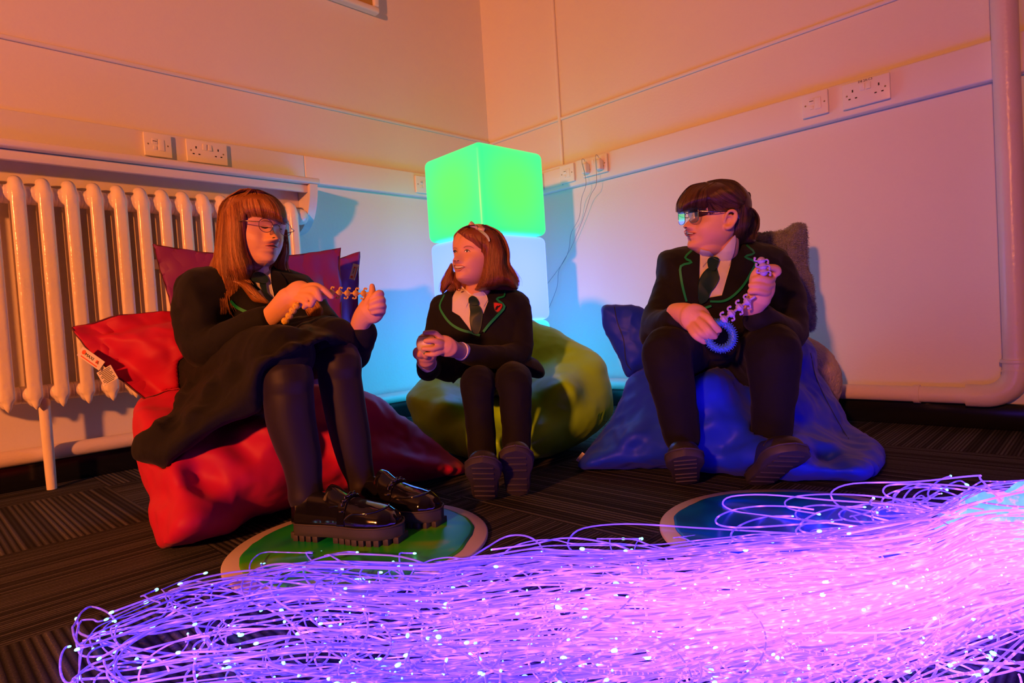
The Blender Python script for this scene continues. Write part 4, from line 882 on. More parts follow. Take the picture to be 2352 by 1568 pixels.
mk('collar', drape([(1608.7, 572), (1630, 577), (1642, 589), (1627, 597), (1613.6, 613)], cb3, .004, .003, 3, 1.70, 0), M['shirt'], sh, 30)
mk('collar', drape([(1641, 589), (1660, 573), (1689, 538), (1691, 552), (1686, 580), (1675, 610), (1645, 590)], cb3, .004, .003, 3, 1.70, 0), M['shirt'], sh, 30)
ti = mk('tie', drape([(1628, 614), (1644, 612), (1650, 628), (1652, 640), (1643, 658), (1632, 672), (1625, 690), (1606, 696), (1603, 655), (1612, 630)], cb3, .005, .004, 3, 1.70, 3), M['tie'], p3, 180)
mk('knot', drape([(1625, 597), (1636, 589), (1652, 594), (1646, 614), (1641, 621), (1628, 617)], cb3, .008, .006, 2.5, 1.70, 3), M['tie'], ti, 180)
for poly in ([(1608, 572), (1591, 574), (1574, 591), (1589, 602), (1564, 611), (1565, 640), (1571, 671), (1577, 692), (1604, 700), (1606, 640)], [(1691, 548), (1715, 562), (1732, 580), (1711, 590), (1735, 602), (1725, 626), (1709, 653), (1690, 674), (1672, 687), (1631, 692), (1631, 683), (1658, 678), (1677, 612)]):
    mk('lapel', drape(poly, jb, .002, .004, 5, 1.70, 0), M['wool'], jk3, 40)
for q in ([(1593, 571), (1573.6, 591), (1588.8, 602), (1563.8, 611), (1564.6, 640), (1571, 671), (1577, 692)], [(1714.6, 562), (1732.5, 580.5), (1711, 589.5), (1735, 602), (1725, 626), (1709, 653), (1690, 674), (1672, 687), (1656, 692), (1631, 692)], [(1614, 709), (1634, 702)]):
    q = [tuple(a) for a in q]; mk('green_braid', ribbon(q, jb, [4.5, 5, 5, 5.5, 5.5, 4.5], .006, .0022, 3, 1.70), M['pipe_g'], jk3, 30)
# shoes
shoe(p3, onfloor(1577, 1113, .001), P(1572, 1030, 1.375), U+F*.6, .205, .088, M['leather'], M['rubber'], .018)
shoe(p3, onfloor(1738, 1116, .001), P(1822, 1044, 1.37), U+F*.6, .215, .100, M['leather'], M['rubber'], .018)
# face details
def Z3(a, b): return (1540+a/7.13, 400+b/7.13)
mk('mouth', drape([Z3(228, 962), Z3(270, 945), Z3(330, 950), Z3(425, 960), Z3(360, 985), Z3(300, 995), Z3(250, 985)], b3, -.0005, .0012, 1.2, 1.66), M['lipin'], p3, 180)
mk('upper_lip', ribbon([Z3(222, 950), Z3(250, 925), Z3(300, 940), Z3(370, 952), Z3(425, 962)], b3, [1.5, 3.2, 2.6, 1.8, .8], .0004, .0016, 6, 1.66), M['lip'], p3, 180)
mk('lower_lip', ribbon([Z3(235, 985), Z3(270, 1005), Z3(330, 1000), Z3(400, 975)], b3, [1.5, 3.6, 3.0, .8], .0004, .0018, 6, 1.66), M['lip'], p3, 180)
mk('teeth', ribbon([Z3(238, 965), Z3(270, 962), Z3(330, 968), Z3(370, 970)], b3, [1.5, 3., 2.6, 1.2], .0008, .0008, 6, 1.66), M['tooth'], p3, 180)
mk('nostril', drape([Z3(232, 868), Z3(250, 862), Z3(272, 870), Z3(255, 878)], b3, 0, .0008, 1, 1.65), M['lash'], p3, 180)
mk('eye', drape([Z3(345, 675), Z3(375, 662), Z3(405, 672), Z3(420, 690), Z3(380, 698)], b3, -.0003, .001, 1.2, 1.66), M['iris'], p3, 180)
mk('upper_lid', ribbon([Z3(335, 682), Z3(375, 658), Z3(410, 668), Z3(435, 690)], b3, [.8, 1.6, 1.6, .6], .0004, .0014, 6, 1.66), M['lash'], p3, 180)
glasses(H3, p3, .150, .425, .475, .0205, .0205, 3.2, M['metalg'], M['lensb'], .0010, (-.06, .52), 'square thin metal glasses, blue reflections tinted into the lenses')
# hair
def Z3p(z, pts): return [(*Z3(a, b_), z) for a, b_ in pts]
capp = Z3p(1.715, [(108, 590), (118, 480), (150, 400), (210, 310), (330, 195), (450, 150), (560, 130), (640, 105), (760, 88), (900, 88), (1040, 108), (1150, 190), (1210, 300), (1238, 420), (1225, 530), (1200, 640), (1130, 800), (1060, 830), (1055, 640), (1000, 560), (900, 560), (850, 640), (780, 640), (700, 560), (640, 560), (575, 560), (420, 590), (300, 610), (230, 640), (150, 655), (118, 650)])
tailp = Z3p(1.775, [(1150, 540), (1240, 525), (1330, 560), (1425, 670), (1450, 780), (1410, 880), (1388, 980), (1392, 1110), (1300, 1140), (1190, 1160), (1120, 1250), (1050, 1240), (1048, 1010), (1060, 860), (1090, 680)])
mass = remesh([inflate(capp, .088, 30, 2.5, 3), inflate(tailp, .035, 18, 2.5, 3), ell(H3(0, -.075, .64), H3.ax(.385, .445, .375), 40, 28), ell(H3(0, -.19, .46), H3.ax(.335, .32, .30), 32, 20)], .0035, 5); hb = bvh(mass)
S3 = []
fringe = [[Z3(560, 138), Z3(330, 190), Z3(200, 320), Z3(125, 450), Z3(102, 590), Z3(112, 668)], [Z3(590, 150), Z3(420, 220), Z3(320, 360), Z3(262, 480), Z3(235, 580), Z3(232, 640)], [Z3(610, 160), Z3(500, 260), Z3(450, 380), Z3(425, 490), Z3(420, 560), Z3(410, 612)], [Z3(620, 180), Z3(590, 280), Z3(590, 390), Z3(585, 470), Z3(575, 540), Z3(560, 590)]]
S3.append(strands(fringe, hb, 1300, 1.65, .00050, (.0005, .004), 1.5, 18, .05))
side = [[Z3(600, 150), Z3(610, 230), Z3(640, 330), Z3(700, 430), Z3(860, 520), Z3(1080, 560), Z3(1200, 560)], [Z3(620, 145), Z3(700, 200), Z3(800, 290), Z3(920, 380), Z3(1080, 460), Z3(1210, 500)], [Z3(700, 110), Z3(830, 140), Z3(960, 200), Z3(1080, 310), Z3(1180, 410), Z3(1230, 470)], [Z3(600, 125), Z3(760, 88), Z3(900, 86), Z3(1040, 108), Z3(1155, 190), Z3(1220, 300), Z3(1240, 430)]]
S3.append(strands(side, hb, 1500, 1.66, .00048, (.0005, .003), 1.5, 18, .05))
temple = [[Z3(600, 470), Z3(620, 560), Z3(640, 640), Z3(690, 700), Z3(740, 715)], [Z3(640, 470), Z3(700, 560), Z3(760, 640), Z3(800, 720), Z3(830, 790)], [Z3(700, 480), Z3(800, 540), Z3(900, 570), Z3(980, 565), Z3(1060, 600)], [Z3(1050, 560), Z3(1080, 650), Z3(1070, 800), Z3(1060, 900), Z3(1060, 1000)]]
S3.append(strands(temple, hb, 300, 1.66, .00040, (.0003, .002), 1.6, 14, .2))
tail = [[Z3(1120, 520), Z3(1100, 650), Z3(1080, 800), Z3(1062, 950), Z3(1058, 1100), Z3(1062, 1240)], [Z3(1200, 500), Z3(1200, 620), Z3(1180, 800), Z3(1170, 950), Z3(1160, 1180)], [Z3(1230, 500), Z3(1330, 600), Z3(1340, 760), Z3(1270, 920), Z3(1280, 1110)], [Z3(1235, 520), Z3(1370, 590), Z3(1445, 720), Z3(1430, 880), Z3(1390, 1000), Z3(1385, 1110)]]
S3.append(strands(tail, hb, 1500, 1.75, .0005, (.0005, .005), 2.0, 18, .1, curl=1.))
hr = mk_hair('hair', mass, S3, HM3, p3); 
mk('hair_tie', tube([P(1713, 465, 1.755)+(U*math.cos(a)+F*math.sin(a))*.026+R*.004*math.cos(a) for a in np.linspace(0, 2*PI, 20)], .004, 8, False), M['lash'], hr, 180)
# ---- toys she holds
M['lilac'] = mat('lilac_rubber', (.50, .38, .85), .5); M['spiky'] = mat('blue_rubber', (.06, .22, .85), .45)
def figurelet(parent, c, d, s, m, spikes=True):
    """one link of the fidget chain: round ridged body, two curled arms"""
    d = nrm(d); n_ = -F; e = nrm(np.cross(d, n_)); ps = [ell(c, [d*s*.95, e*s, n_*s*.9], 16, 10)]
    for sg in (-1, 1):
        ps.append(tube(cr([c+e*sg*s*.7, c+e*sg*s*1.35+d*s*.1, c+e*sg*s*1.65-d*s*.35*sg, c+e*sg*s*1.5-d*s*.75*sg], 4), [s*.24]*13, 8)); ps.append(ball(c+e*sg*s*1.5-d*s*.8*sg, s*.34, 8, 6))
    if spikes:
        for a in np.linspace(-1.1, 1.1, 7): ps.append(tube([c+(e*math.sin(a)+n_*math.cos(a))*s*.8, c+(e*math.sin(a)+n_*math.cos(a))*s*1.22], [s*.16, s*.07], 6))
    return mk('chain_link', join(*ps), m, parent, 60)
pts = [(1520+1280/5.6, 560+215/5.6, 1.478), (1520+1300/5.6, 560+290/5.6, 1.476), (1520+1310/5.6, 560+365/5.6, 1.476)]
ch = empty('fidget_chain', P(1740, 620, 1.48), 'lilac rubber fidget chain hanging from the right girl\'s raised fist to the blue ring', 'fidget toy')
for q in pts: figurelet(ch, P(*q), P(1748, 610, 1.48)-P(1752, 640, 1.48), .0098, M['lilac'])
low = [(1100, 740), (1000, 815), (895, 895), (800, 968)]
lz = [1.488, 1.484, 1.476, 1.470]
for (a, b_), z in zip(low, lz): figurelet(ch, P(1520+a/5.6, 560+b_/5.6, z), P(1520+1000/5.6, 560+815/5.6, z)-P(1520+1100/5.6, 560+740/5.6, z), .0098, M['lilac'])
mk('cord', tube(PX([(1520+1190/5.6, 560+680/5.6, 1.480)]+[(1520+a/5.6, 560+b_/5.6, z) for (a, b_), z in zip(low, lz)]), .0034, 10), M['lilac'], ch, 180)
mk('cord', tube(PX([pts[0], pts[1], pts[2]]), .0034, 10), M['lilac'], ch, 180)
# spiky ring
rc = P(1520+750/5.6, 560+1180/5.6, 1.468); ra, rb = nrm(R*.82-U*.42), nrm(R*.42+U*.82); rn = nrm(np.cross(ra, rb)); rb = nrm(rb+F*.15)
A_, B_ = .0325, .0315
ring_pts = [rc+ra*A_*math.cos(t)+rb*B_*math.sin(t) for t in np.linspace(0, 2*PI, 60)]
rg = mk('spiky_ring', tube(ring_pts, .0075, 12, False), M['spiky'], None, 180); tag(rg, 'blue spiky rubber ring held on the right girl\'s lap', 'fidget toy')
sp = []
for k in range(44):
    t = 2*PI*k/44; c = rc+ra*A_*math.cos(t)+rb*B_*math.sin(t); o_ = nrm(ra*math.cos(t)+rb*math.sin(t))
    for q in range(6):
        a = 2*PI*q/6+(k % 2)*.5; d = o_*math.cos(a)-F*math.sin(a); sp.append(tube([c+d*.006, c+d*.0113], [.0013, .0008], 6))
tag(mk('spikes', join(*sp), M['spiky'], rg, 180), kind='stuff')
# ================================================================ MIDDLE GIRL
H2 = Head(1090.5, 584, 1.95, -40, 8, -1, .196)
HM2 = hairmat('auburn_bob_hair', (.16, .045, .014), (.42, .15, .05))
def Y2(a, b): return (1010+a/7.84, 500+b/7.84)
def Y4(a, b, z): return P(940+a/11.2, 740+b/11.2, z-.065)
body = head_pieces(H2, smile=1., plump=.1, nose=.72, ears=(0, 0))
body += [limb([H2(0, -.10, .28), H2(0, -.13, .04), P(1098, 668, 1.98), P(1102, 700, 2.0)], [.041, .038, .042, .055]), ell(P(1105, 750, 2.01), [R*.06, F*.04, U*.10])]
z0 = 1.735
body += [limb([P(1058, 806, 1.733), Y4(1150, 700, 1.765), Y4(1000, 640, 1.745)], [.0215, .0235, .027], flat=(F, .68)),
         ell(Y4(920, 610, 1.740), [nrm(R*1.-U*.15)*.036, nrm(U)*.030, F*.014]),
         finger([Y4(900, 480, 1.738), Y4(760, 370, 1.730), Y4(640, 270, 1.722), Y4(400, 270, 1.722)], .0090, .0066),
         finger([Y4(880, 540, 1.730), Y4(760, 500, 1.715), Y4(620, 470, 1.706), Y4(420, 480, 1.704)], .0082, .0066),
         finger([Y4(880, 640, 1.730), Y4(760, 640, 1.714), Y4(600, 680, 1.705), Y4(360, 680, 1.706)], .0080, .0064),
         finger([Y4(900, 740, 1.734), Y4(760, 790, 1.720), Y4(620, 830, 1.712), Y4(440, 820, 1.714)], .0076, .0060),
         # the other hand cups the ball from below
         limb([P(984, 838, 1.762), Y4(480, 1010, 1.80), Y4(440, 930, 1.785)], [.021, .023, .028], flat=(F, .8)),
         ell(Y4(430, 880, 1.775), [R*.030, U*.020, F*.026]),
         finger([Y4(330, 900, 1.770), Y4(190, 860, 1.755), Y4(170, 740, 1.750), Y4(240, 680, 1.748)], .0092, .0070),
         finger([Y4(380, 880, 1.762), Y4(280, 840, 1.742), Y4(300, 760, 1.735)], .0088, .0070),
         finger([Y4(520, 900, 1.764), Y4(430, 870, 1.742), Y4(400, 790, 1.736)], .0086, .0068),
         limb([P(1058, 806, 1.733), P(1110, 818, 1.81)], [.02, .025]), limb([P(984, 838, 1.762), P(990, 853, 1.84)], [.02, .023])]
hid = [limb([P(1105, 745, 2.01), P(1120, 860, 2.10)], [.055, .06]), limb([P(1110, 880, 2.08), P(1102, 880, 1.86), P(1098, 886, 1.71), P(1100, 940, 1.68), P(1105, 1000, 1.665), P(1107, 1046, 1.65)], [.036, .032, .026, .024, .022, .022]), limb([P(1165, 875, 2.08), P(1176, 872, 1.86), P(1181, 880, 1.71), P(1185, 930, 1.68), P(1187, 990, 1.665), P(1187, 1022, 1.65)], [.036, .032, .026, .024, .022, .022]),
       limb([P(1013, 702, 2.02), P(1000, 760, 2.0), P(992, 820, 1.955), P(985, 848, 1.85), P(981, 838, 1.79)], [.020]*5), limb([P(1192, 705, 2.02), P(1195, 760, 1.98), P(1188, 812, 1.935), P(1130, 820, 1.83), P(1068, 808, 1.752)], [.022]*5)]
vf = remesh(body+hid, .0023, 5); b2 = bvh(vf)
p2 = mk('person', vf, M['skin'], None, 180); tag(p2, 'smallest girl in the middle, bobbed auburn hair with bow headband, smiling and cupping a ball', 'person')
jk = [(987, 703, 2.02), (994, 690, 2.02), (1017, 675, 2.02), (1047, 662, 2.0), (1100, 668, 2.0), (1160, 660, 2.02), (1190, 667, 2.02), (1212, 682, 2.03), (1217, 700, 2.03), (1216, 730, 2.02), (1210, 760, 2.0), (1213, 810, 1.98), (1236, 828, 1.98), (1252, 855, 1.98), (1238, 868, 1.98), (1190, 858, 1.96), (1140, 862, 1.94), (1060, 866, 1.94), (1042, 880, 1.94), (1041, 905, 1.93), (1034, 850, 1.95), (1000, 820, 1.98), (991, 770, 2.0), (988, 735, 2.01)]
jp = [inflate(jk, .075, 45, 4, 3, extra=[(1100, 740, 1.99)]),
      limb([P(1013, 700, 2.01), P(1000, 760, 1.99), P(992, 820, 1.95), P(985, 848, 1.85), P(980, 835, 1.768)], [.034, .034, .035, .034, .030]), limb([P(992, 845, 1.90), P(1035, 850, 1.93)], [.030, .034]),
      limb([P(1192, 705, 2.01), P(1195, 760, 1.97), P(1188, 812, 1.93), P(1130, 822, 1.83), P(1068, 812, 1.752)], [.038, .039, .041, .037, .029])]
jv = wrinkle(wrinkle(remesh(jp, .0045, 5), .003, 11, seed=23), .004, 15, seed=29, ridged=True); jb = bvh(jv); cb2 = bvh(jv, vf)
jk2 = mk('blazer', jv, M['wool'], p2, 180)
tp = [limb([P(1110, 880, 2.08), P(1102, 880, 1.86), P(1098, 884, 1.70), P(1100, 940, 1.675), P(1105, 1000, 1.66), P(1107, 1046, 1.65)], [.060, .053, .047, .041, .038, .038]),
      limb([P(1165, 875, 2.08), P(1176, 872, 1.86), P(1181, 878, 1.70), P(1185, 930, 1.675), P(1187, 990, 1.66), P(1187, 1022, 1.65)], [.062, .056, .049, .043, .040, .039]), ell(P(1140, 872, 2.02), [R*.085, F*.10, U*.04])]
tv = wrinkle(wrinkle(remesh(tp, .0045, 5), .003, 12, seed=33), .0035, 16, seed=39, ridged=True); mk('trousers', tv, M['trous'], p2, 180)
sh = mk('shirt', drape([(1036, 700), (1040, 680), (1056, 655), (1064, 660), (1085, 676), (1108, 668), (1121, 687), (1117, 710), (1105, 735), (1092, 760), (1080, 758), (1062, 742), (1040, 718)], cb2, -.001, .004, 3.5, 1.93, 3), M['shirt'], p2, 180)
mk('collar', drape([(1060, 650), (1066, 662), (1084, 677), (1078, 688), (1070, 706), (1056, 686), (1057, 664)], cb2, .003, .003, 2.5, 1.93, 0), M['shirt'], sh, 30)
mk('collar', drape([(1084, 677), (1089, 673), (1104, 670), (1121, 687), (1111, 704), (1098, 690)], cb2, .003, .003, 2.5, 1.93, 0), M['shirt'], sh, 30)
ti = mk('tie', drape([(1079, 697), (1096, 698), (1108, 715), (1107, 740), (1100, 765), (1085, 764), (1079, 738), (1080, 715)], jb, .004, .004, 3, 1.93, 3), M['tie'], p2, 180)
mk('knot', drape([(1076, 686), (1085, 679), (1094, 683), (1100, 694), (1096, 701), (1080, 700)], cb2, .006, .005, 2, 1.93, 3), M['tie'], ti, 180)
def Q4(a, b): return (920+a/3.921, 480+b/3.921)
for poly in ([Q4(460, 700), Q4(400, 750), Q4(350, 870), Q4(390, 960), Q4(470, 1045), Q4(560, 1095), Q4(640, 1115), Q4(600, 1050), Q4(530, 960), Q4(462, 920), Q4(465, 800)], [Q4(940, 730), Q4(935, 780), Q4(868, 805), Q4(938, 875), Q4(890, 950), Q4(810, 1030), Q4(740, 1110), Q4(680, 1130), Q4(660, 1100), Q4(740, 960), Q4(800, 800), Q4(860, 740)]):
    mk('lapel', drape(poly, jb, .002, .0035, 4.5, 1.93, 0), M['wool'], jk2, 40)
for q in ([Q4(395, 770), Q4(352, 868), Q4(385, 950), Q4(450, 1030), Q4(540, 1085), Q4(650, 1115)], [Q4(940, 735), Q4(930, 785), Q4(866, 808), Q4(936, 876), Q4(880, 950), Q4(800, 1035), Q4(745, 1105)], [Q4(640, 1118), Q4(715, 1136)]):
    mk('green_braid', ribbon(q, jb, [3, 4, 5, 5.5, 6, 5.5], .0055, .002, 3, 1.93), M['pipe_g'], jk2, 30)
# enamel badge on the lapel
M['badge'] = mat('red_enamel_badge', (.80, .06, .03), .15, coat=.8); M['gold'] = mat('gold_badge_rim', (.9, .50, .22), .25, metal=.9)
bp = [Q4(835, 845), Q4(850, 838), Q4(878, 843), Q4(905, 848), Q4(921, 858), Q4(915, 890), Q4(890, 925), Q4(868, 932), Q4(845, 905)]
bd = mk('shield_badge', drape(bp, jb, .006, .003, 1.6, 1.93, 3), M['gold'], p2, 40)
cxb, cyb = np.mean([p[0] for p in bp]), np.mean([p[1] for p in bp])
mk('badge_enamel', drape([(cxb+(x-cxb)*.82, cyb+(y-cyb)*.82) for x, y in bp], jb, .009, .001, 1.4, 1.93, 3), M['badge'], bd, 40)
mk('badge_beast', drape([Q4(850, 905), Q4(858, 880), Q4(872, 868), Q4(885, 872), Q4(898, 860), Q4(902, 868), Q4(893, 880), Q4(880, 886), Q4(872, 900), Q4(862, 912)], jb, .0105, .0006, 1.2, 1.93, 0), M['lash'], bd, 40)
# shirt cuffs
mk('cuff', tube([P(1057, 806, 1.729), P(1063, 808, 1.742)], .0262, 24, False, (F, .8)), M['shirt'], p2, 60)
mk('cuff', tube([P(978, 828, 1.742), P(983, 836, 1.762)], .0262, 24, False, (F, .9)), M['shirt'], p2, 60)
# shoes (soles towards the camera, heels on the floor)
shoe(p2, onfloor(1115, 1150, .001), P(1108, 1070, 1.42), U+F*.6, .19, .085, M['leather'], M['rubber'], .016)
shoe(p2, onfloor(1190, 1140, .001), P(1184, 1034, 1.44), U+F*.7, .19, .082, M['leather'], M['rubber'], .016)
# face
mk('mouth', drape([Y2(258, 858), Y2(300, 870), Y2(380, 868), Y2(448, 882), Y2(400, 905), Y2(340, 925), Y2(285, 915)], b2, -.0006, .0012, 1., 1.87), M['lipin'], p2, 180)
mk('teeth', drape([Y2(272, 872), Y2(320, 874), Y2(380, 870), Y2(432, 882), Y2(385, 897), Y2(330, 910), Y2(285, 903)], b2, .0004, .0008, 1., 1.87), M['tooth'], p2, 180)
for x in (300, 330, 358, 388): mk('tooth_gap', ribbon([Y2(x, 876), Y2(x+2, 905)], b2, .35, .0010, .0006, 3, 1.87), M['lip'], p2, 180)
mk('upper_lip', ribbon([Y2(250, 855), Y2(285, 845), Y2(320, 852), Y2(380, 855), Y2(452, 880)], b2, [1., 2.6, 2.4, 1.8, .5], .0005, .0016, 6, 1.87), M['lip'], p2, 180)
mk('lower_lip', ribbon([Y2(268, 905), Y2(300, 940), Y2(345, 945), Y2(400, 915), Y2(450, 885)], b2, [1., 3.0, 3.2, 1.6, .5], .0005, .0018, 6, 1.87), M['lip'], p2, 180)
for (cx, cy, w, h, fs_) in ((492, 602, 50, 22, 1), (274, 612, 34, 22, 1)):
    mk('eye_white', drape([Y2(cx-w, cy+4), Y2(cx-w*.4, cy-h*.8), Y2(cx+w*.3, cy-h*.8), Y2(cx+w*1.1, cy+6), Y2(cx+w*.3, cy+h*.75), Y2(cx-w*.5, cy+h*.7)], b2, .0001, .0008, 1., 1.88), M['eyew'], p2, 180)
    mk('iris', drape([Y2(cx-4+15*math.cos(t), cy+18*math.sin(t)) for t in np.linspace(0, 2*PI, 12)[:-1]], b2, .0009, .0006, 1., 1.88, 0), M['iris'], p2, 180)
    mk('eye_glint', drape([Y2(cx-9+3.5*math.cos(t), cy-6+3.5*math.sin(t)) for t in np.linspace(0, 2*PI, 8)[:-1]], b2, .0016, .0003, 1., 1.88, 0), M['tooth'], p2, 180)  # small white patch painted as the highlight in the eye
    mk('upper_lid', ribbon([Y2(cx-w*1.05, cy+5), Y2(cx-w*.4, cy-h*.95), Y2(cx+w*.4, cy-h*.9), Y2(cx+w*1.25, cy+9)], b2, [.8, 1.8, 1.8, .5], .0008, .0012, 6, 1.88), M['lash'], p2, 180)
mk('eyebrow', ribbon([Y2(430, 535), Y2(490, 510), Y2(560, 520), Y2(620, 550)], b2, [1.6, 2.2, 1.8, .6], -.0006, .0008, 6, 1.88), M['brow'], p2, 180)
mk('eyebrow', ribbon([Y2(235, 555), Y2(265, 540), Y2(310, 548)], b2, [1., 1.8, 1.5], -.0006, .0008, 6, 1.88), M['brow'], p2, 180)
mk('nostril', drape([Y2(310, 772), Y2(335, 765), Y2(352, 772), Y2(330, 780)], b2, -.0002, .0006, .8, 1.87), M['lash'], p2, 180)
mk('nostril', drape([Y2(262, 775), Y2(272, 768), Y2(285, 776), Y2(272, 782)], b2, -.0002, .0006, .8, 1.87), M['lash'], p2, 180)
# hair
def Y2p(z, pts): return [(*Y2(a, b_), z) for a, b_ in pts]
cap = Y2p(1.95, [(255, 400), (262, 340), (300, 270), (400, 195), (470, 150), (600, 130), (760, 135), (900, 170), (1000, 215), (1100, 320), (1180, 460), (1220, 580), (1228, 700), (1215, 830), (1260, 920), (1350, 1020), (1410, 1130), (1420, 1220), (1400, 1300), (1300, 1270), (1180, 1230), (1070, 1250), (1000, 1290), (850, 1310), (720, 1330), (600, 1300), (640, 1255), (680, 1180), (720, 1080), (745, 900), (758, 740), (750, 622), (640, 580), (540, 500), (430, 410), (340, 285), (290, 300)])
far = Y2p(1.985, [(205, 800), (250, 880), (262, 1050), (290, 1110), (380, 1150), (385, 1250), (370, 1340), (370, 1400), (300, 1350), (270, 1250), (200, 1200), (120, 1300), (60, 1370), (30, 1360), (22, 1250), (60, 1100), (120, 960)])
mass = remesh([inflate(cap, .080, 24, 2.5, 3), inflate(far, .025, 12, 2.5, 3), ell(H2(0, -.10, .63), H2.ax(.385, .40, .37), 40, 28), ell(H2(0, -.16, .42), H2.ax(.37, .27, .30), 32, 20), ell(H2(0, -.16, .20), H2.ax(.40, .20, .26), 32, 20), limb([P(1060, 640, 2.0), P(1100, 655, 2.02), P(1165, 652, 2.0)], [.03, .04, .03])], .0035, 5); hb = bvh(mass)
S2 = [strands([[Y2(500, 145), Y2(400, 190), Y2(300, 270), Y2(262, 330), Y2(250, 420)], [Y2(600, 135), Y2(480, 200), Y2(420, 300), Y2(450, 400), Y2(560, 510), Y2(700, 600), Y2(755, 620)], [Y2(640, 135), Y2(620, 220), Y2(640, 330), Y2(700, 450), Y2(750, 540), Y2(770, 640)]], hb, 900, 1.87, .00050, (.0005, .003), 1.5, 18, .05, (.2, .9)),
      strands([[Y2(700, 140), Y2(740, 250), Y2(770, 400), Y2(775, 620), Y2(765, 850), Y2(735, 1060), Y2(690, 1200), Y2(620, 1290)], [Y2(740, 135), Y2(830, 260), Y2(860, 450), Y2(850, 700), Y2(860, 950), Y2(820, 1150), Y2(760, 1310)], [Y2(780, 135), Y2(920, 260), Y2(980, 450), Y2(980, 700), Y2(960, 950), Y2(960, 1150), Y2(880, 1300)], [Y2(820, 140), Y2(1000, 260), Y2(1080, 450), Y2(1110, 700), Y2(1080, 950), Y2(1080, 1100), Y2(1040, 1270)], [Y2(840, 145), Y2(1050, 250), Y2(1160, 440), Y2(1205, 640), Y2(1190, 850), Y2(1240, 1000), Y2(1280, 1150), Y2(1260, 1260)], [Y2(850, 150), Y2(1070, 260), Y2(1190, 460), Y2(1228, 640), Y2(1225, 830), Y2(1330, 980), Y2(1415, 1130), Y2(1405, 1300)]], hb, 3000, 1.87, .00052, (.0005, .004), 2.2, 20, .08, (0, 1), curl=1.4),
      strands([[Y2(200, 860), Y2(130, 970), Y2(60, 1120), Y2(25, 1250), Y2(30, 1375)], [Y2(215, 900), Y2(190, 1020), Y2(120, 1180), Y2(70, 1300), Y2(50, 1370)], [Y2(260, 1060), Y2(240, 1120), Y2(200, 1200), Y2(130, 1270), Y2(110, 1330)], [Y2(290, 1120), Y2(285, 1220), Y2(300, 1320), Y2(350, 1390)], [Y2(380, 1160), Y2(340, 1240), Y2(330, 1310), Y2(370, 1390)]], hb, 800, 1.965, .0005, (.0005, .004), 2.0, 16, .1, (0, .8))]
hr = mk_hair('hair', mass, S2, HM2, p2)
# headband with bow
M['band'] = mat('mint_ribbon', (.55, .72, .55), .4); M['bow'] = mat('beige_satin_bow', (.62, .45, .36), .35)
hbx = bvh(mass)
ba = mk('headband', ribbon([Y2(560, 150), Y2(660, 175), Y2(745, 240), Y2(820, 300), Y2(870, 360), Y2(893, 425)], hbx, [3, 5, 6, 6, 5, 3], .004, .003, 8, 1.9), M['band'], p2, 30)
zb = (hit(hbx, *Y2(665, 185)) or 1.9)-.012
kn = P(*Y2(665, 185), zb)
def lobe(a, b, w):
    c = P(*Y2(a, b), zb); d = nrm(c-kn); e = nrm(np.cross(d, F)); L_ = np.linalg.norm(c-kn)*2
    return loft([[kn+d*L_*t+e*w*s*math.sin(k*2*PI/16)*1.0-F*.006*s*math.cos(k*2*PI/16) for k in range(16)] for t, s in ((.02, .28), (.25, .62), (.6, .95), (.85, 1.05), (.98, .9), (1.0, .55))])
mk('bow_loop', lobe(600, 140, .0085), M['bow'], ba, 50); mk('bow_loop', lobe(735, 210, .0085), M['bow'], ba, 50); mk('bow_knot', ell(kn, [R*.0045, F*.005, U*.0055]), M['bow'], ba, 60)
mk('ear_stud', ball(P(*Y2(352, 1300), 1.93), .0045), M['gold'], p2, 60)
# ball with printed bands
M['ball'] = mat('cream_ball', (.80, .66, .58), .35)
bc = Y4(470, 545, 1.742); bl = mk('toy_ball', ball(bc, .0305, 40, 28), M['ball'], None, 180); tag(bl, 'small cream toy ball cupped in the middle girl\'s hands', 'ball')
dirc = nrm(CAM-bc); u1 = nrm(np.cross(U, dirc)); v1 = np.cross(dirc, u1)
def arcb(a0, a1, tl, lat, r=.0309):
    out = []
    for t in np.linspace(a0, a1, 16): d = dirc*math.cos(lat)*math.cos(t)+(u1*math.cos(tl)+v1*math.sin(tl))*math.cos(lat)*math.sin(t)+(-u1*math.sin(tl)+v1*math.cos(tl))*math.sin(lat); out.append(bc+nrm(d)*r)
    return out
for col, tl, lat, nm in (((.85, .45, .03), .1, .75, 'orange_band'), ((.02, .25, .08), .6, -.6, 'green_band'), ((.02, .03, .12), 2., -1.1, 'navy_band'), ((.02, .03, .12), -1.2, .9, 'navy_band')):
    mk(nm, tube(arcb(-1.2, 1.2, tl, lat), .0016, 8, True), mat(nm, col, .4), bl, 180)
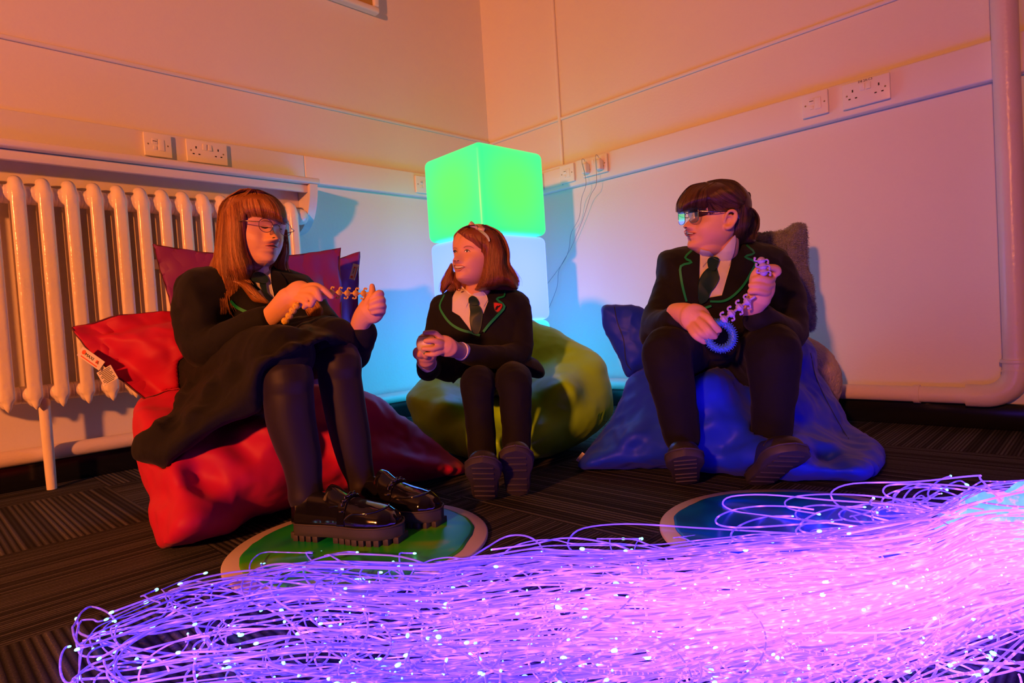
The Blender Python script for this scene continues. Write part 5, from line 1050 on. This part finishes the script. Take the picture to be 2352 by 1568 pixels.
# ================================================================ LEFT GIRL
H1 = Head(591, 527, 1.66, 52, -3, 6, .198)
HM1 = hairmat('copper_long_hair', (.16, .045, .012), (.66, .28, .075))
def W1(a, b): return (540+a/9.8, 460+b/9.8)
def W7(a, b, z=None): return (560+a/6.533, 620+b/6.533) if z is None else P(560+a/6.533, 620+b/6.533, z)
body = head_pieces(H1, smile=0., plump=.35, nose=1., ears=(0, 0))
body += [limb([H1(0, -.12, .28), H1(0, -.16, .02), P(582, 625, 1.68), P(575, 660, 1.69)], [.045, .042, .045, .06]), ell(P(560, 740, 1.69), [R*.07, F*.06, U*.11])]
body += [limb([P(600, 742, 1.455), W7(420, 690, 1.44), W7(560, 560, 1.425), W7(680, 440, 1.415)], [.0225, .0240, .0265, .029], flat=(nrm(F+U*.35), .72)),
         ell(W7(800, 370, 1.408), [nrm(R*.8+U*.55)*.036, nrm(R*.5-U*.85)*.030, F*.015]),
         finger([W7(900, 260, 1.405), W7(1060, 235, 1.395), W7(1190, 290, 1.385), W7(1320, 405, 1.385)], .0086, .0062),
         finger([W7(900, 310, 1.398), W7(1060, 290, 1.380), W7(1110, 350, 1.372), W7(1150, 440, 1.374)], .0082, .0062),
         finger([W7(860, 380, 1.396), W7(1000, 400, 1.376), W7(1035, 460, 1.370), W7(1010, 530, 1.376)], .0082, .0064),
         finger([W7(800, 430, 1.398), W7(910, 470, 1.382), W7(940, 520, 1.378), W7(905, 560, 1.384)], .0076, .0058),
         finger([W7(800, 330, 1.42), W7(1000, 330, 1.425), W7(1150, 390, 1.42), W7(1220, 380, 1.41)], .0095, .0078),
         # far hand, thumb up fist
         limb([P(822, 772, 1.50), W7(1730, 860, 1.485), W7(1790, 720, 1.470), W7(1880, 620, 1.462)], [.0215, .0225, .0250, .030], flat=(F, .8)),
         ell(W7(1930, 580, 1.458), [R*.030, U*.036, F*.020]),
         finger([W7(1820, 590, 1.452), W7(1870, 460, 1.446), W7(1925, 340, 1.444), W7(1925, 240, 1.446)], .0108, .0066),
         finger([W7(2020, 460, 1.455), W7(2060, 360, 1.438), W7(2010, 350, 1.428), W7(1915, 430, 1.428)], .0080, .0068),
         finger([W7(2060, 520, 1.455), W7(2085, 450, 1.436), W7(2020, 445, 1.425), W7(1905, 500, 1.426)], .0078, .0066),
         finger([W7(2080, 590, 1.456), W7(2095, 540, 1.438), W7(2020, 540, 1.427), W7(1895, 575, 1.428)], .0076, .0064),
         finger([W7(2070, 650, 1.458), W7(2085, 620, 1.442), W7(2020, 620, 1.432), W7(1930, 640, 1.432)], .0072, .0060)]
hid = [limb([P(560, 730, 1.68), P(500, 880, 1.72)], [.06, .07]), limb([P(447, 665, 1.61), P(445, 735, 1.585), P(468, 800, 1.55), P(530, 775, 1.495), P(604, 735, 1.455)], [.028, .028, .028, .026, .0225]), limb([P(692, 665, 1.76), P(750, 750, 1.69), P(805, 815, 1.59), P(826, 785, 1.53), P(832, 766, 1.50)], [.025, .025, .025, .024, .0215])]
vf = remesh(body+hid, .0023, 5); b1 = bvh(vf)
p1 = mk('person', vf, M['skin'], None, 180); tag(p1, 'girl in black skirt and blazer with long copper hair, stretching a yellow chain', 'person')
# tights (legs)
legs = [limb([P(500, 885, 1.68), P(590, 850, 1.50), P(652, 858, 1.36), P(662, 905, 1.345), P(668, 960, 1.345), P(680, 1010, 1.345), P(694, 1060, 1.345), P(700, 1110, 1.345), P(703, 1140, 1.345)], [.080, .068, .058, .0535, .052, .048, .042, .037, .038], 28, 6),
        limb([P(560, 870, 1.78), P(690, 820, 1.60), P(772, 822, 1.46), P(781, 870, 1.45), P(794, 945, 1.45), P(805, 1000, 1.45), P(816, 1055, 1.45), P(828, 1095, 1.45), P(833, 1115, 1.45)], [.080, .066, .052, .050, .048, .046, .040, .033, .034], 28, 6)]
lv = remesh(legs, .004, 4); mk('tights', lv, M['tights'], p1, 180)
# skirt
sk = [(440, 822, 1.64), (438, 860, 1.60), (404, 908, 1.50), (396, 948, 1.44), (354, 963, 1.395), (347, 982, 1.385), (312, 1003, 1.40), (305, 1052, 1.40), (322, 1060, 1.385), (354, 1070, 1.365), (385, 1076, 1.35), (406, 1054, 1.345), (440, 1024, 1.34), (468, 1003, 1.34), (495, 985, 1.34), (545, 962, 1.345), (598, 945, 1.345), (598, 905, 1.32), (603, 862, 1.31), (622, 834, 1.30), (680, 806, 1.31), (744, 783, 1.36), (756, 792, 1.41), (790, 792, 1.44), (806, 820, 1.46), (818, 862, 1.47), (830, 903, 1.48), (826, 850, 1.49), (812, 790, 1.50), (795, 756, 1.50), (760, 738, 1.50), (714, 733, 1.50), (640, 750, 1.54), (560, 780, 1.60)]
sp = [inflate(sk, .045, 45, 4, 2, extra=[(620, 790, 1.40), (540, 850, 1.41), (480, 900, 1.42), (440, 960, 1.37), (700, 765, 1.40)]),
      limb([P(480, 870, 1.68), P(570, 830, 1.52), P(650, 815, 1.365)], [.095, .082, .070]), limb([P(540, 850, 1.78), P(680, 795, 1.62), P(765, 785, 1.475)], [.09, .075, .060]), ell(P(500, 840, 1.70), [R*.12, F*.13, U*.08])]
skv = wrinkle(wrinkle(remesh(sp, .005, 5), .004, 9, seed=43), .006, 11, seed=49, ridged=True); mk('skirt', skv, M['skirtm'], p1, 180)
# blazer
jk = [(492, 612, 1.64), (440, 616, 1.60), (412, 640, 1.58), (402, 668, 1.57), (401, 692, 1.57), (411, 715, 1.57), (406, 737, 1.57), (420, 775, 1.57), (443, 830, 1.60), (500, 850, 1.66), (600, 840, 1.68), (690, 800, 1.68), (740, 760, 1.70), (738, 710, 1.74), (724, 655, 1.76), (700, 630, 1.76), (650, 616, 1.74), (600, 618, 1.70), (550, 612, 1.67)]
jp = [inflate(jk, .085, 60, 5, 3, extra=[(570, 720, 1.66)]),
      limb([P(447, 665, 1.60), P(445, 735, 1.575), P(468, 800, 1.54), P(530, 775, 1.49), P(604, 733, 1.452)], [.048, .048, .048, .042, .031]),
      limb([P(692, 665, 1.75), P(750, 750, 1.68), P(805, 815, 1.585), P(826, 785, 1.53), P(832, 764, 1.50)], [.042, .042, .040, .037, .034])]
jv = wrinkle(wrinkle(remesh(jp, .0045, 5), .004, 10, seed=53), .006, 12, seed=59, ridged=True); jb = bvh(jv); cb1 = bvh(jv, vf)
jk1 = mk('blazer', jv, M['wool'], p1, 180)
def V1(a, b): return (380+a/4.355, 400+b/4.355)
sh = mk('shirt', drape([V1(880, 985), V1(960, 940), V1(1040, 890), V1(1056, 1000), V1(1060, 1100), V1(1090, 1250), V1(1020, 1240), V1(950, 1160), V1(900, 1080)], cb1, -.001, .004, 3.5, 1.64, 2), M['shirt'], p1, 180)
mk('collar', drape([V1(885, 985), V1(940, 960), V1(1020, 885), V1(1044, 900), V1(1050, 985), V1(1058, 1085), V1(1010, 1010), V1(960, 975)], cb1, .003, .003, 2.5, 1.64, 0), M['shirt'], sh, 30)
mk('collar', drape([V1(925, 1165), V1(955, 1155), V1(1040, 1290), V1(1010, 1300)], cb1, .003, .003, 2.5, 1.64, 0), M['shirt'], sh, 30)
ti = mk('tie', drape([V1(940, 1080), V1(1000, 1050), V1(1020, 1180), V1(1110, 1260), V1(1170, 1300), V1(1060, 1300), V1(970, 1170)], jb, .005, .004, 3, 1.64, 2), M['tie'], p1, 180)
mk('knot', drape([V1(880, 990), V1(950, 980), V1(1010, 1010), V1(1030, 1060), V1(1000, 1090), V1(930, 1080), V1(860, 1060)], cb1, .007, .006, 2.5, 1.64, 3), M['tie'], ti, 180)
mk('lapel', drape([V1(640, 1230), V1(850, 1060), V1(930, 1160), V1(1030, 1300), V1(900, 1400), V1(830, 1395), V1(650, 1270)], jb, .002, .004, 4, 1.62, 0), M['wool'], jk1, 40)
mk('green_braid', ribbon([V1(650, 1265), V1(700, 1320), V1(770, 1360), V1(840, 1388)], jb, [6, 7, 7, 7], .007, .002, 4, 1.6), M['pipe_g'], jk1, 30)
mk('lapel', drape([V1(1060, 900), V1(1130, 960), V1(1200, 1050), V1(1230, 1150), V1(1200, 1290), V1(1110, 1250), V1(1065, 1110)], jb, .002, .004, 4, 1.68, 0), M['wool'], jk1, 40)
mk('cuff', tube([P(607, 735, 1.452), P(613, 731, 1.449)], .0262, 24, False, (F, .85)), M['grey'], p1, 60)
# patent loafers with chains
shoe(p1, P(676, 1190, 1.345)*[1, 1, 0]+np.array([0, 0, .011]), onfloor(880, 1238, .011), U0, .262, .098, M['patent'], M['rubber'], .036, 'loafer', .066)
shoe(p1, P(808, 1150, 1.47)*[1, 1, 0]+np.array([0, 0, .011]), onfloor(975, 1200, .011), U0, .255, .094, M['patent'], M['rubber'], .036, 'loafer', .066)
# face
mk('eyelash', ribbon([W1(580, 590), W1(620, 612), W1(680, 620), W1(740, 605)], b1, [.9, 2.4, 2.8, 1.2], .0003, .0016, 6, 1.58), M['lash'], p1, 180)
mk('lid_crease', ribbon([W1(590, 560), W1(650, 565), W1(720, 575)], b1, [.5, .9, .5], -.0002, .0006, 6, 1.58), M['brow'], p1, 180)
mk('eyelash', ribbon([W1(1000, 640), W1(1040, 655), W1(1060, 650)], b1, [1., 2.0, .8], .0003, .0012, 6, 1.60), M['lash'], p1, 180)
mk('eyebrow', ribbon([W1(580, 480), W1(660, 455), W1(760, 475), W1(820, 500)], b1, [1., 3, 3, 2], -.0003, .0008, 6, 1.58), M['brow'], p1, 180)
mk('upper_lip', ribbon([W1(690, 1018), W1(770, 1000), W1(850, 990), W1(890, 1002), W1(960, 1040)], b1, [.6, 2.4, 3.8, 4.0, 1.4], .0003, .0016, 6, 1.57), M['lip'], p1, 180)
mk('lower_lip', ribbon([W1(720, 1030), W1(800, 1055), W1(870, 1075), W1(950, 1065)], b1, [.6, 3.4, 4.6, 2.], .0003, .0018, 6, 1.57), M['lip'], p1, 180)
mk('mouth_line', ribbon([W1(675, 1020), W1(760, 1022), W1(860, 1030), W1(910, 1042), W1(968, 1058)], b1, [.5, .8, .9, .9, .5], .0014, .0010, 6, 1.57), M['lipin'], p1, 180)
mk('nostril', drape([W1(830, 850), W1(860, 828), W1(905, 832), W1(880, 852)], b1, -.0002, .0006, .8, 1.56), M['lash'], p1, 180)
glasses(H1, p1, .142, .455, .488, .0185, .0175, 2.1, M['metal'], M['lens'], .0008, (-.02, .50), 'round thin dark metal glasses', 0.)
# hair
def V1p(z, pts): return [(*V1(a, b_), z) for a, b_ in pts]
cap = V1p(1.655, [(1215, 400), (1190, 330), (1140, 260), (1060, 200), (960, 165), (850, 150), (720, 165), (620, 220), (560, 300), (530, 400), (515, 550), (500, 700), (490, 850), (485, 960), (500, 1080), (540, 1160), (580, 1250), (555, 1350), (575, 1470), (620, 1380), (650, 1280), (640, 1180), (700, 1060), (790, 1060), (850, 1040), (885, 950), (880, 860), (850, 800), (835, 700), (830, 580), (835, 480), (860, 440), (930, 440), (1000, 448), (1080, 465), (1150, 488), (1210, 512)])
rear = V1p(1.735, [(1165, 640), (1210, 620), (1228, 760), (1210, 900), (1240, 980), (1320, 1030), (1440, 1090), (1400, 1110), (1290, 1080), (1300, 1130), (1240, 1160), (1160, 1110), (1090, 1040), (1045, 960), (1060, 900), (1110, 840), (1150, 740)])
low = V1p(1.58, [(640, 1040), (760, 1070), (850, 1100), (960, 1200), (1060, 1300), (940, 1290), (860, 1270), (760, 1130), (660, 1090)])
tail = V1p(1.56, [(1380, 1320), (1460, 1270), (1530, 1270), (1565, 1340), (1560, 1430), (1480, 1445), (1440, 1400)])
mass = remesh([inflate(cap, .078, 26, 2.5, 2), inflate(rear, .022, 12, 2.5, 3), inflate(low, .012, 8, 2.5, 2), inflate(tail, .014, 8, 2.5, 2), ell(H1(0, -.085, .66), H1.ax(.385, .42, .37), 40, 28), ell(H1(0, -.17, .42), H1.ax(.37, .30, .30), 32, 20), ell(P(540, 640, 1.74), [R*.075, F*.05, U*.10])], .0035, 5); hb = bvh(mass, jv)
L1 = [strands([[V1(850, 152), V1(790, 230), V1(780, 330), V1(825, 440), V1(850, 470)], [V1(880, 152), V1(880, 240), V1(900, 330), V1(930, 448)], [V1(910, 155), V1(960, 240), V1(1010, 330), V1(1040, 465)], [V1(940, 160), V1(1050, 240), V1(1120, 340), V1(1150, 497)], [V1(960, 165), V1(1090, 230), V1(1180, 340), V1(1212, 520)]], hb, 1500, 1.58, .00048, (.0005, .003), 1.6, 18, .06, (.0, .8)),
      strands([[V1(850, 152), V1(770, 260), V1(790, 420), V1(810, 600), V1(830, 760), V1(870, 880), V1(850, 1080)], [V1(830, 152), V1(710, 250), V1(730, 450), V1(740, 650), V1(770, 850), V1(820, 1000), V1(830, 1090)], [V1(800, 155), V1(650, 250), V1(650, 450), V1(660, 700), V1(690, 900), V1(740, 1040), V1(790, 1080)], [V1(770, 158), V1(600, 270), V1(585, 480), V1(580, 720), V1(600, 950), V1(640, 1130), V1(650, 1260), V1(590, 1440)], [V1(740, 160), V1(560, 300), V1(528, 480), V1(510, 720), V1(495, 950), V1(540, 1150), V1(570, 1280), V1(570, 1470)]], hb, 3600, 1.58, .00052, (.0005, .005), 2.6, 22, .10, (0, 1), curl=1.6),
      strands([[V1(650, 1000), V1(740, 1080), V1(850, 1180), V1(980, 1260), V1(1060, 1300)], [V1(800, 1000), V1(860, 1080), V1(930, 1180), V1(1010, 1270), V1(1065, 1290)]], hb, 260, 1.58, .0005, (.001, .006), 3, 16, .3, (.3, 1)),
      strands([[V1(700, 1050), V1(690, 1180), V1(700, 1290)], [V1(600, 1200), V1(610, 1330), V1(655, 1455)]], hb, 30, 1.57, .00045, (.001, .004), 4, 14, .1, (.3, 1)),
      strands([[V1(1170, 560), V1(1150, 700), V1(1130, 800), V1(1050, 920), V1(1060, 1020), V1(1150, 1120), V1(1240, 1165)], [V1(1190, 560), V1(1190, 760), V1(1150, 880), V1(1160, 980), V1(1230, 1060), V1(1300, 1100)], [V1(1215, 560), V1(1230, 760), V1(1215, 900), V1(1240, 980), V1(1330, 1035), V1(1460, 1095)]], bvh(mass), 900, 1.715, .0005, (.0005, .004), 2.2, 20, .1, (0, .9), curl=1.),
      strands([[V1(1385, 1325), V1(1420, 1390), V1(1460, 1450)], [V1(1470, 1270), V1(1510, 1340), V1(1515, 1440)], [V1(1530, 1275), V1(1565, 1350), V1(1560, 1435)]], bvh(mass), 300, 1.55, .0005, (.0005, .003), 1.6, 14, .1, (.5, 1))]
hr = mk_hair('hair', mass, L1, HM1, p1)
# yellow chain
M['yellow'] = mat('yellow_rubber', (.80, .52, .06), .5)
yc = empty('fidget_chain', W7(1300, 330, 1.42), 'yellow rubber fidget chain stretched between the left girl\'s hands', 'fidget toy')
up = [(1200, 370), (1310, 335), (1432, 342), (1555, 348), (1680, 350), (1800, 352)]; uz = [1.400, 1.405, 1.415, 1.425, 1.435, 1.442]
for (a, b_), z in list(zip(up, uz))[1:]: figurelet(yc, W7(a, b_, z), W7(1800, 352, 1.442)-W7(1310, 335, 1.405), .0076, M['yellow'], False)
mk('cord', tube([W7(a, b_, z) for (a, b_), z in zip(up, uz)]+[W7(1880, 340, 1.444)], .0021, 10), M['yellow'], yc, 180)
dn = [(785, 540), (735, 610), (680, 690), (620, 765)]; dz = [1.392, 1.392, 1.394, 1.398]
for (a, b_), z in zip(dn, dz): figurelet(yc, W7(a, b_, z), nrm(W7(785, 540, 1.39)-W7(620, 765, 1.39)), .0086, M['yellow'], False) if False else mk('chain_link', join(ball(W7(a, b_, z), .0086, 20, 14), *[tube([W7(a, b_, z)+(-F*math.cos(t)+U*math.sin(t))*.008, W7(a, b_, z)+(-F*math.cos(t)+U*math.sin(t))*.0096], [.0016, .0008], 6) for t in (-.8, 0, .8)]), M['yellow'], yc, 60)
mk('cord', tube([W7(a, b_, z) for (a, b_), z in zip(dn, dz)]+[W7(830, 470, 1.392)], .0028, 10), M['yellow'], yc, 180)
# ================================================================ SOFT THINGS GIVE WAY TO WHOEVER SITS OR LEANS ON THEM
def ob_bvh(*obs):
    vf = []
    for o in obs:
        mw = world_of(o); vf.append(([tuple(mw @ v.co) for v in o.data.vertices], [tuple(p.vertices) for p in o.data.polygons]))
    return bvh(*vf)
def inside(b, p, d=Vector((.31, .52, .79))):
    n = 0; q = p.copy(); d = d.normalized()
    for _ in range(24):
        h = b.ray_cast(q, d)
        if h[0] is None: break
        n += 1; q = h[0]+d*.0005
    return n % 2 == 1
def give(soft, hard, direction, gap=.003):
    bs = [ob_bvh(h) for h in hard]; d = V(direction).normalized(); k = 0
    for v in soft.data.vertices:
        for _ in range(3):
            moved = False
            for b in bs:
                near = b.find_nearest(v.co, .12)
                if near[0] is None and b.ray_cast(v.co, d, .6)[0] is None: continue
                if inside(b, v.co):
                    h = b.ray_cast(v.co, d)
                    if h[0] is not None: v.co = h[0]+d*gap; moved = True; k += 1
            if not moved: break
        if v.co.z < .002: v.co.z = .002
    soft.data.update(); return k
def kids(p, *names): return [c for c in p.children if c.name.split('.')[0] in names]
DN = np.array([0, 0, -1.]); BK = F0
for bag, who in ((base, p1), (gb, p2), (nb, p3)):
    hard = kids(who, 'blazer', 'trousers', 'skirt', 'tights'); give(bag, hard, DN*.9+F0*.44)
give(back_c, kids(p1, 'blazer', 'skirt', 'hair'), BK); give(left_c, kids(p1, 'blazer', 'skirt'), nrm(BK-R0*.3)); give(left_c, [base], U0)
for c in [o for o in S.objects if o.name.startswith('shaggy_cushion')] : give(c, kids(p3, 'blazer', 'trousers', 'hair'), BK)
for c in [o for o in S.objects if o.name.startswith('flanged_cushion.003') or o.name.startswith('shaggy_cushion')]: give(nb, [c], DN)
for c in [o for o in S.objects if o.name.startswith('pouffe')]: give(nb, [c], -F0)
# ================================================================ LIGHT + CAMERA
def lamp(name, kind, loc, power, col, size=.1, target=None, **k):
    l = bpy.data.lights.new(name, kind); l.energy = power; l.color = col
    if kind == 'AREA': l.size = size
    else: l.shadow_soft_size = size
    for a, b in k.items(): setattr(l, a, b)
    o = bpy.data.objects.new(name, l); COL.objects.link(o); o.location = V(loc)
    if target is not None: o.rotation_euler = (V(target)-V(loc)).to_track_quat('-Z', 'Y').to_euler()
    return o
a_ = math.radians(39); L0 = (-6.6, -3.25, 1.85); lamp('warm_lamp', 'SPOT', L0, 1420, (1, .25, .055), .14, (L0[0]+6*math.cos(a_), L0[1]+6*math.sin(a_), 1.05), spot_size=math.radians(84), spot_blend=1.)
w = bpy.data.worlds.new('dark_room'); S.world = w; w.use_nodes = True; w.node_tree.nodes['Background'].inputs[0].default_value = (.6, .35, .25, 1); w.node_tree.nodes['Background'].inputs[1].default_value = .01
cam = bpy.data.cameras.new('camera'); co = bpy.data.objects.new('camera', cam); COL.objects.link(co)
Mx = Matrix.Identity(4)
for i in range(3): Mx[i][0] = R[i]; Mx[i][1] = U[i]; Mx[i][2] = -F[i]; Mx[i][3] = CAM[i]
co.matrix_world = Mx; cam.sensor_width = 36; cam.lens = 36*FPX/2352; cam.clip_start = .02
S.camera = co
S.view_settings.view_transform = 'Standard'; S.view_settings.look = 'None'; S.view_settings.exposure = 0; S.view_settings.gamma = 1; S.view_settings.use_curve_mapping = False
bpy.context.view_layer.update()
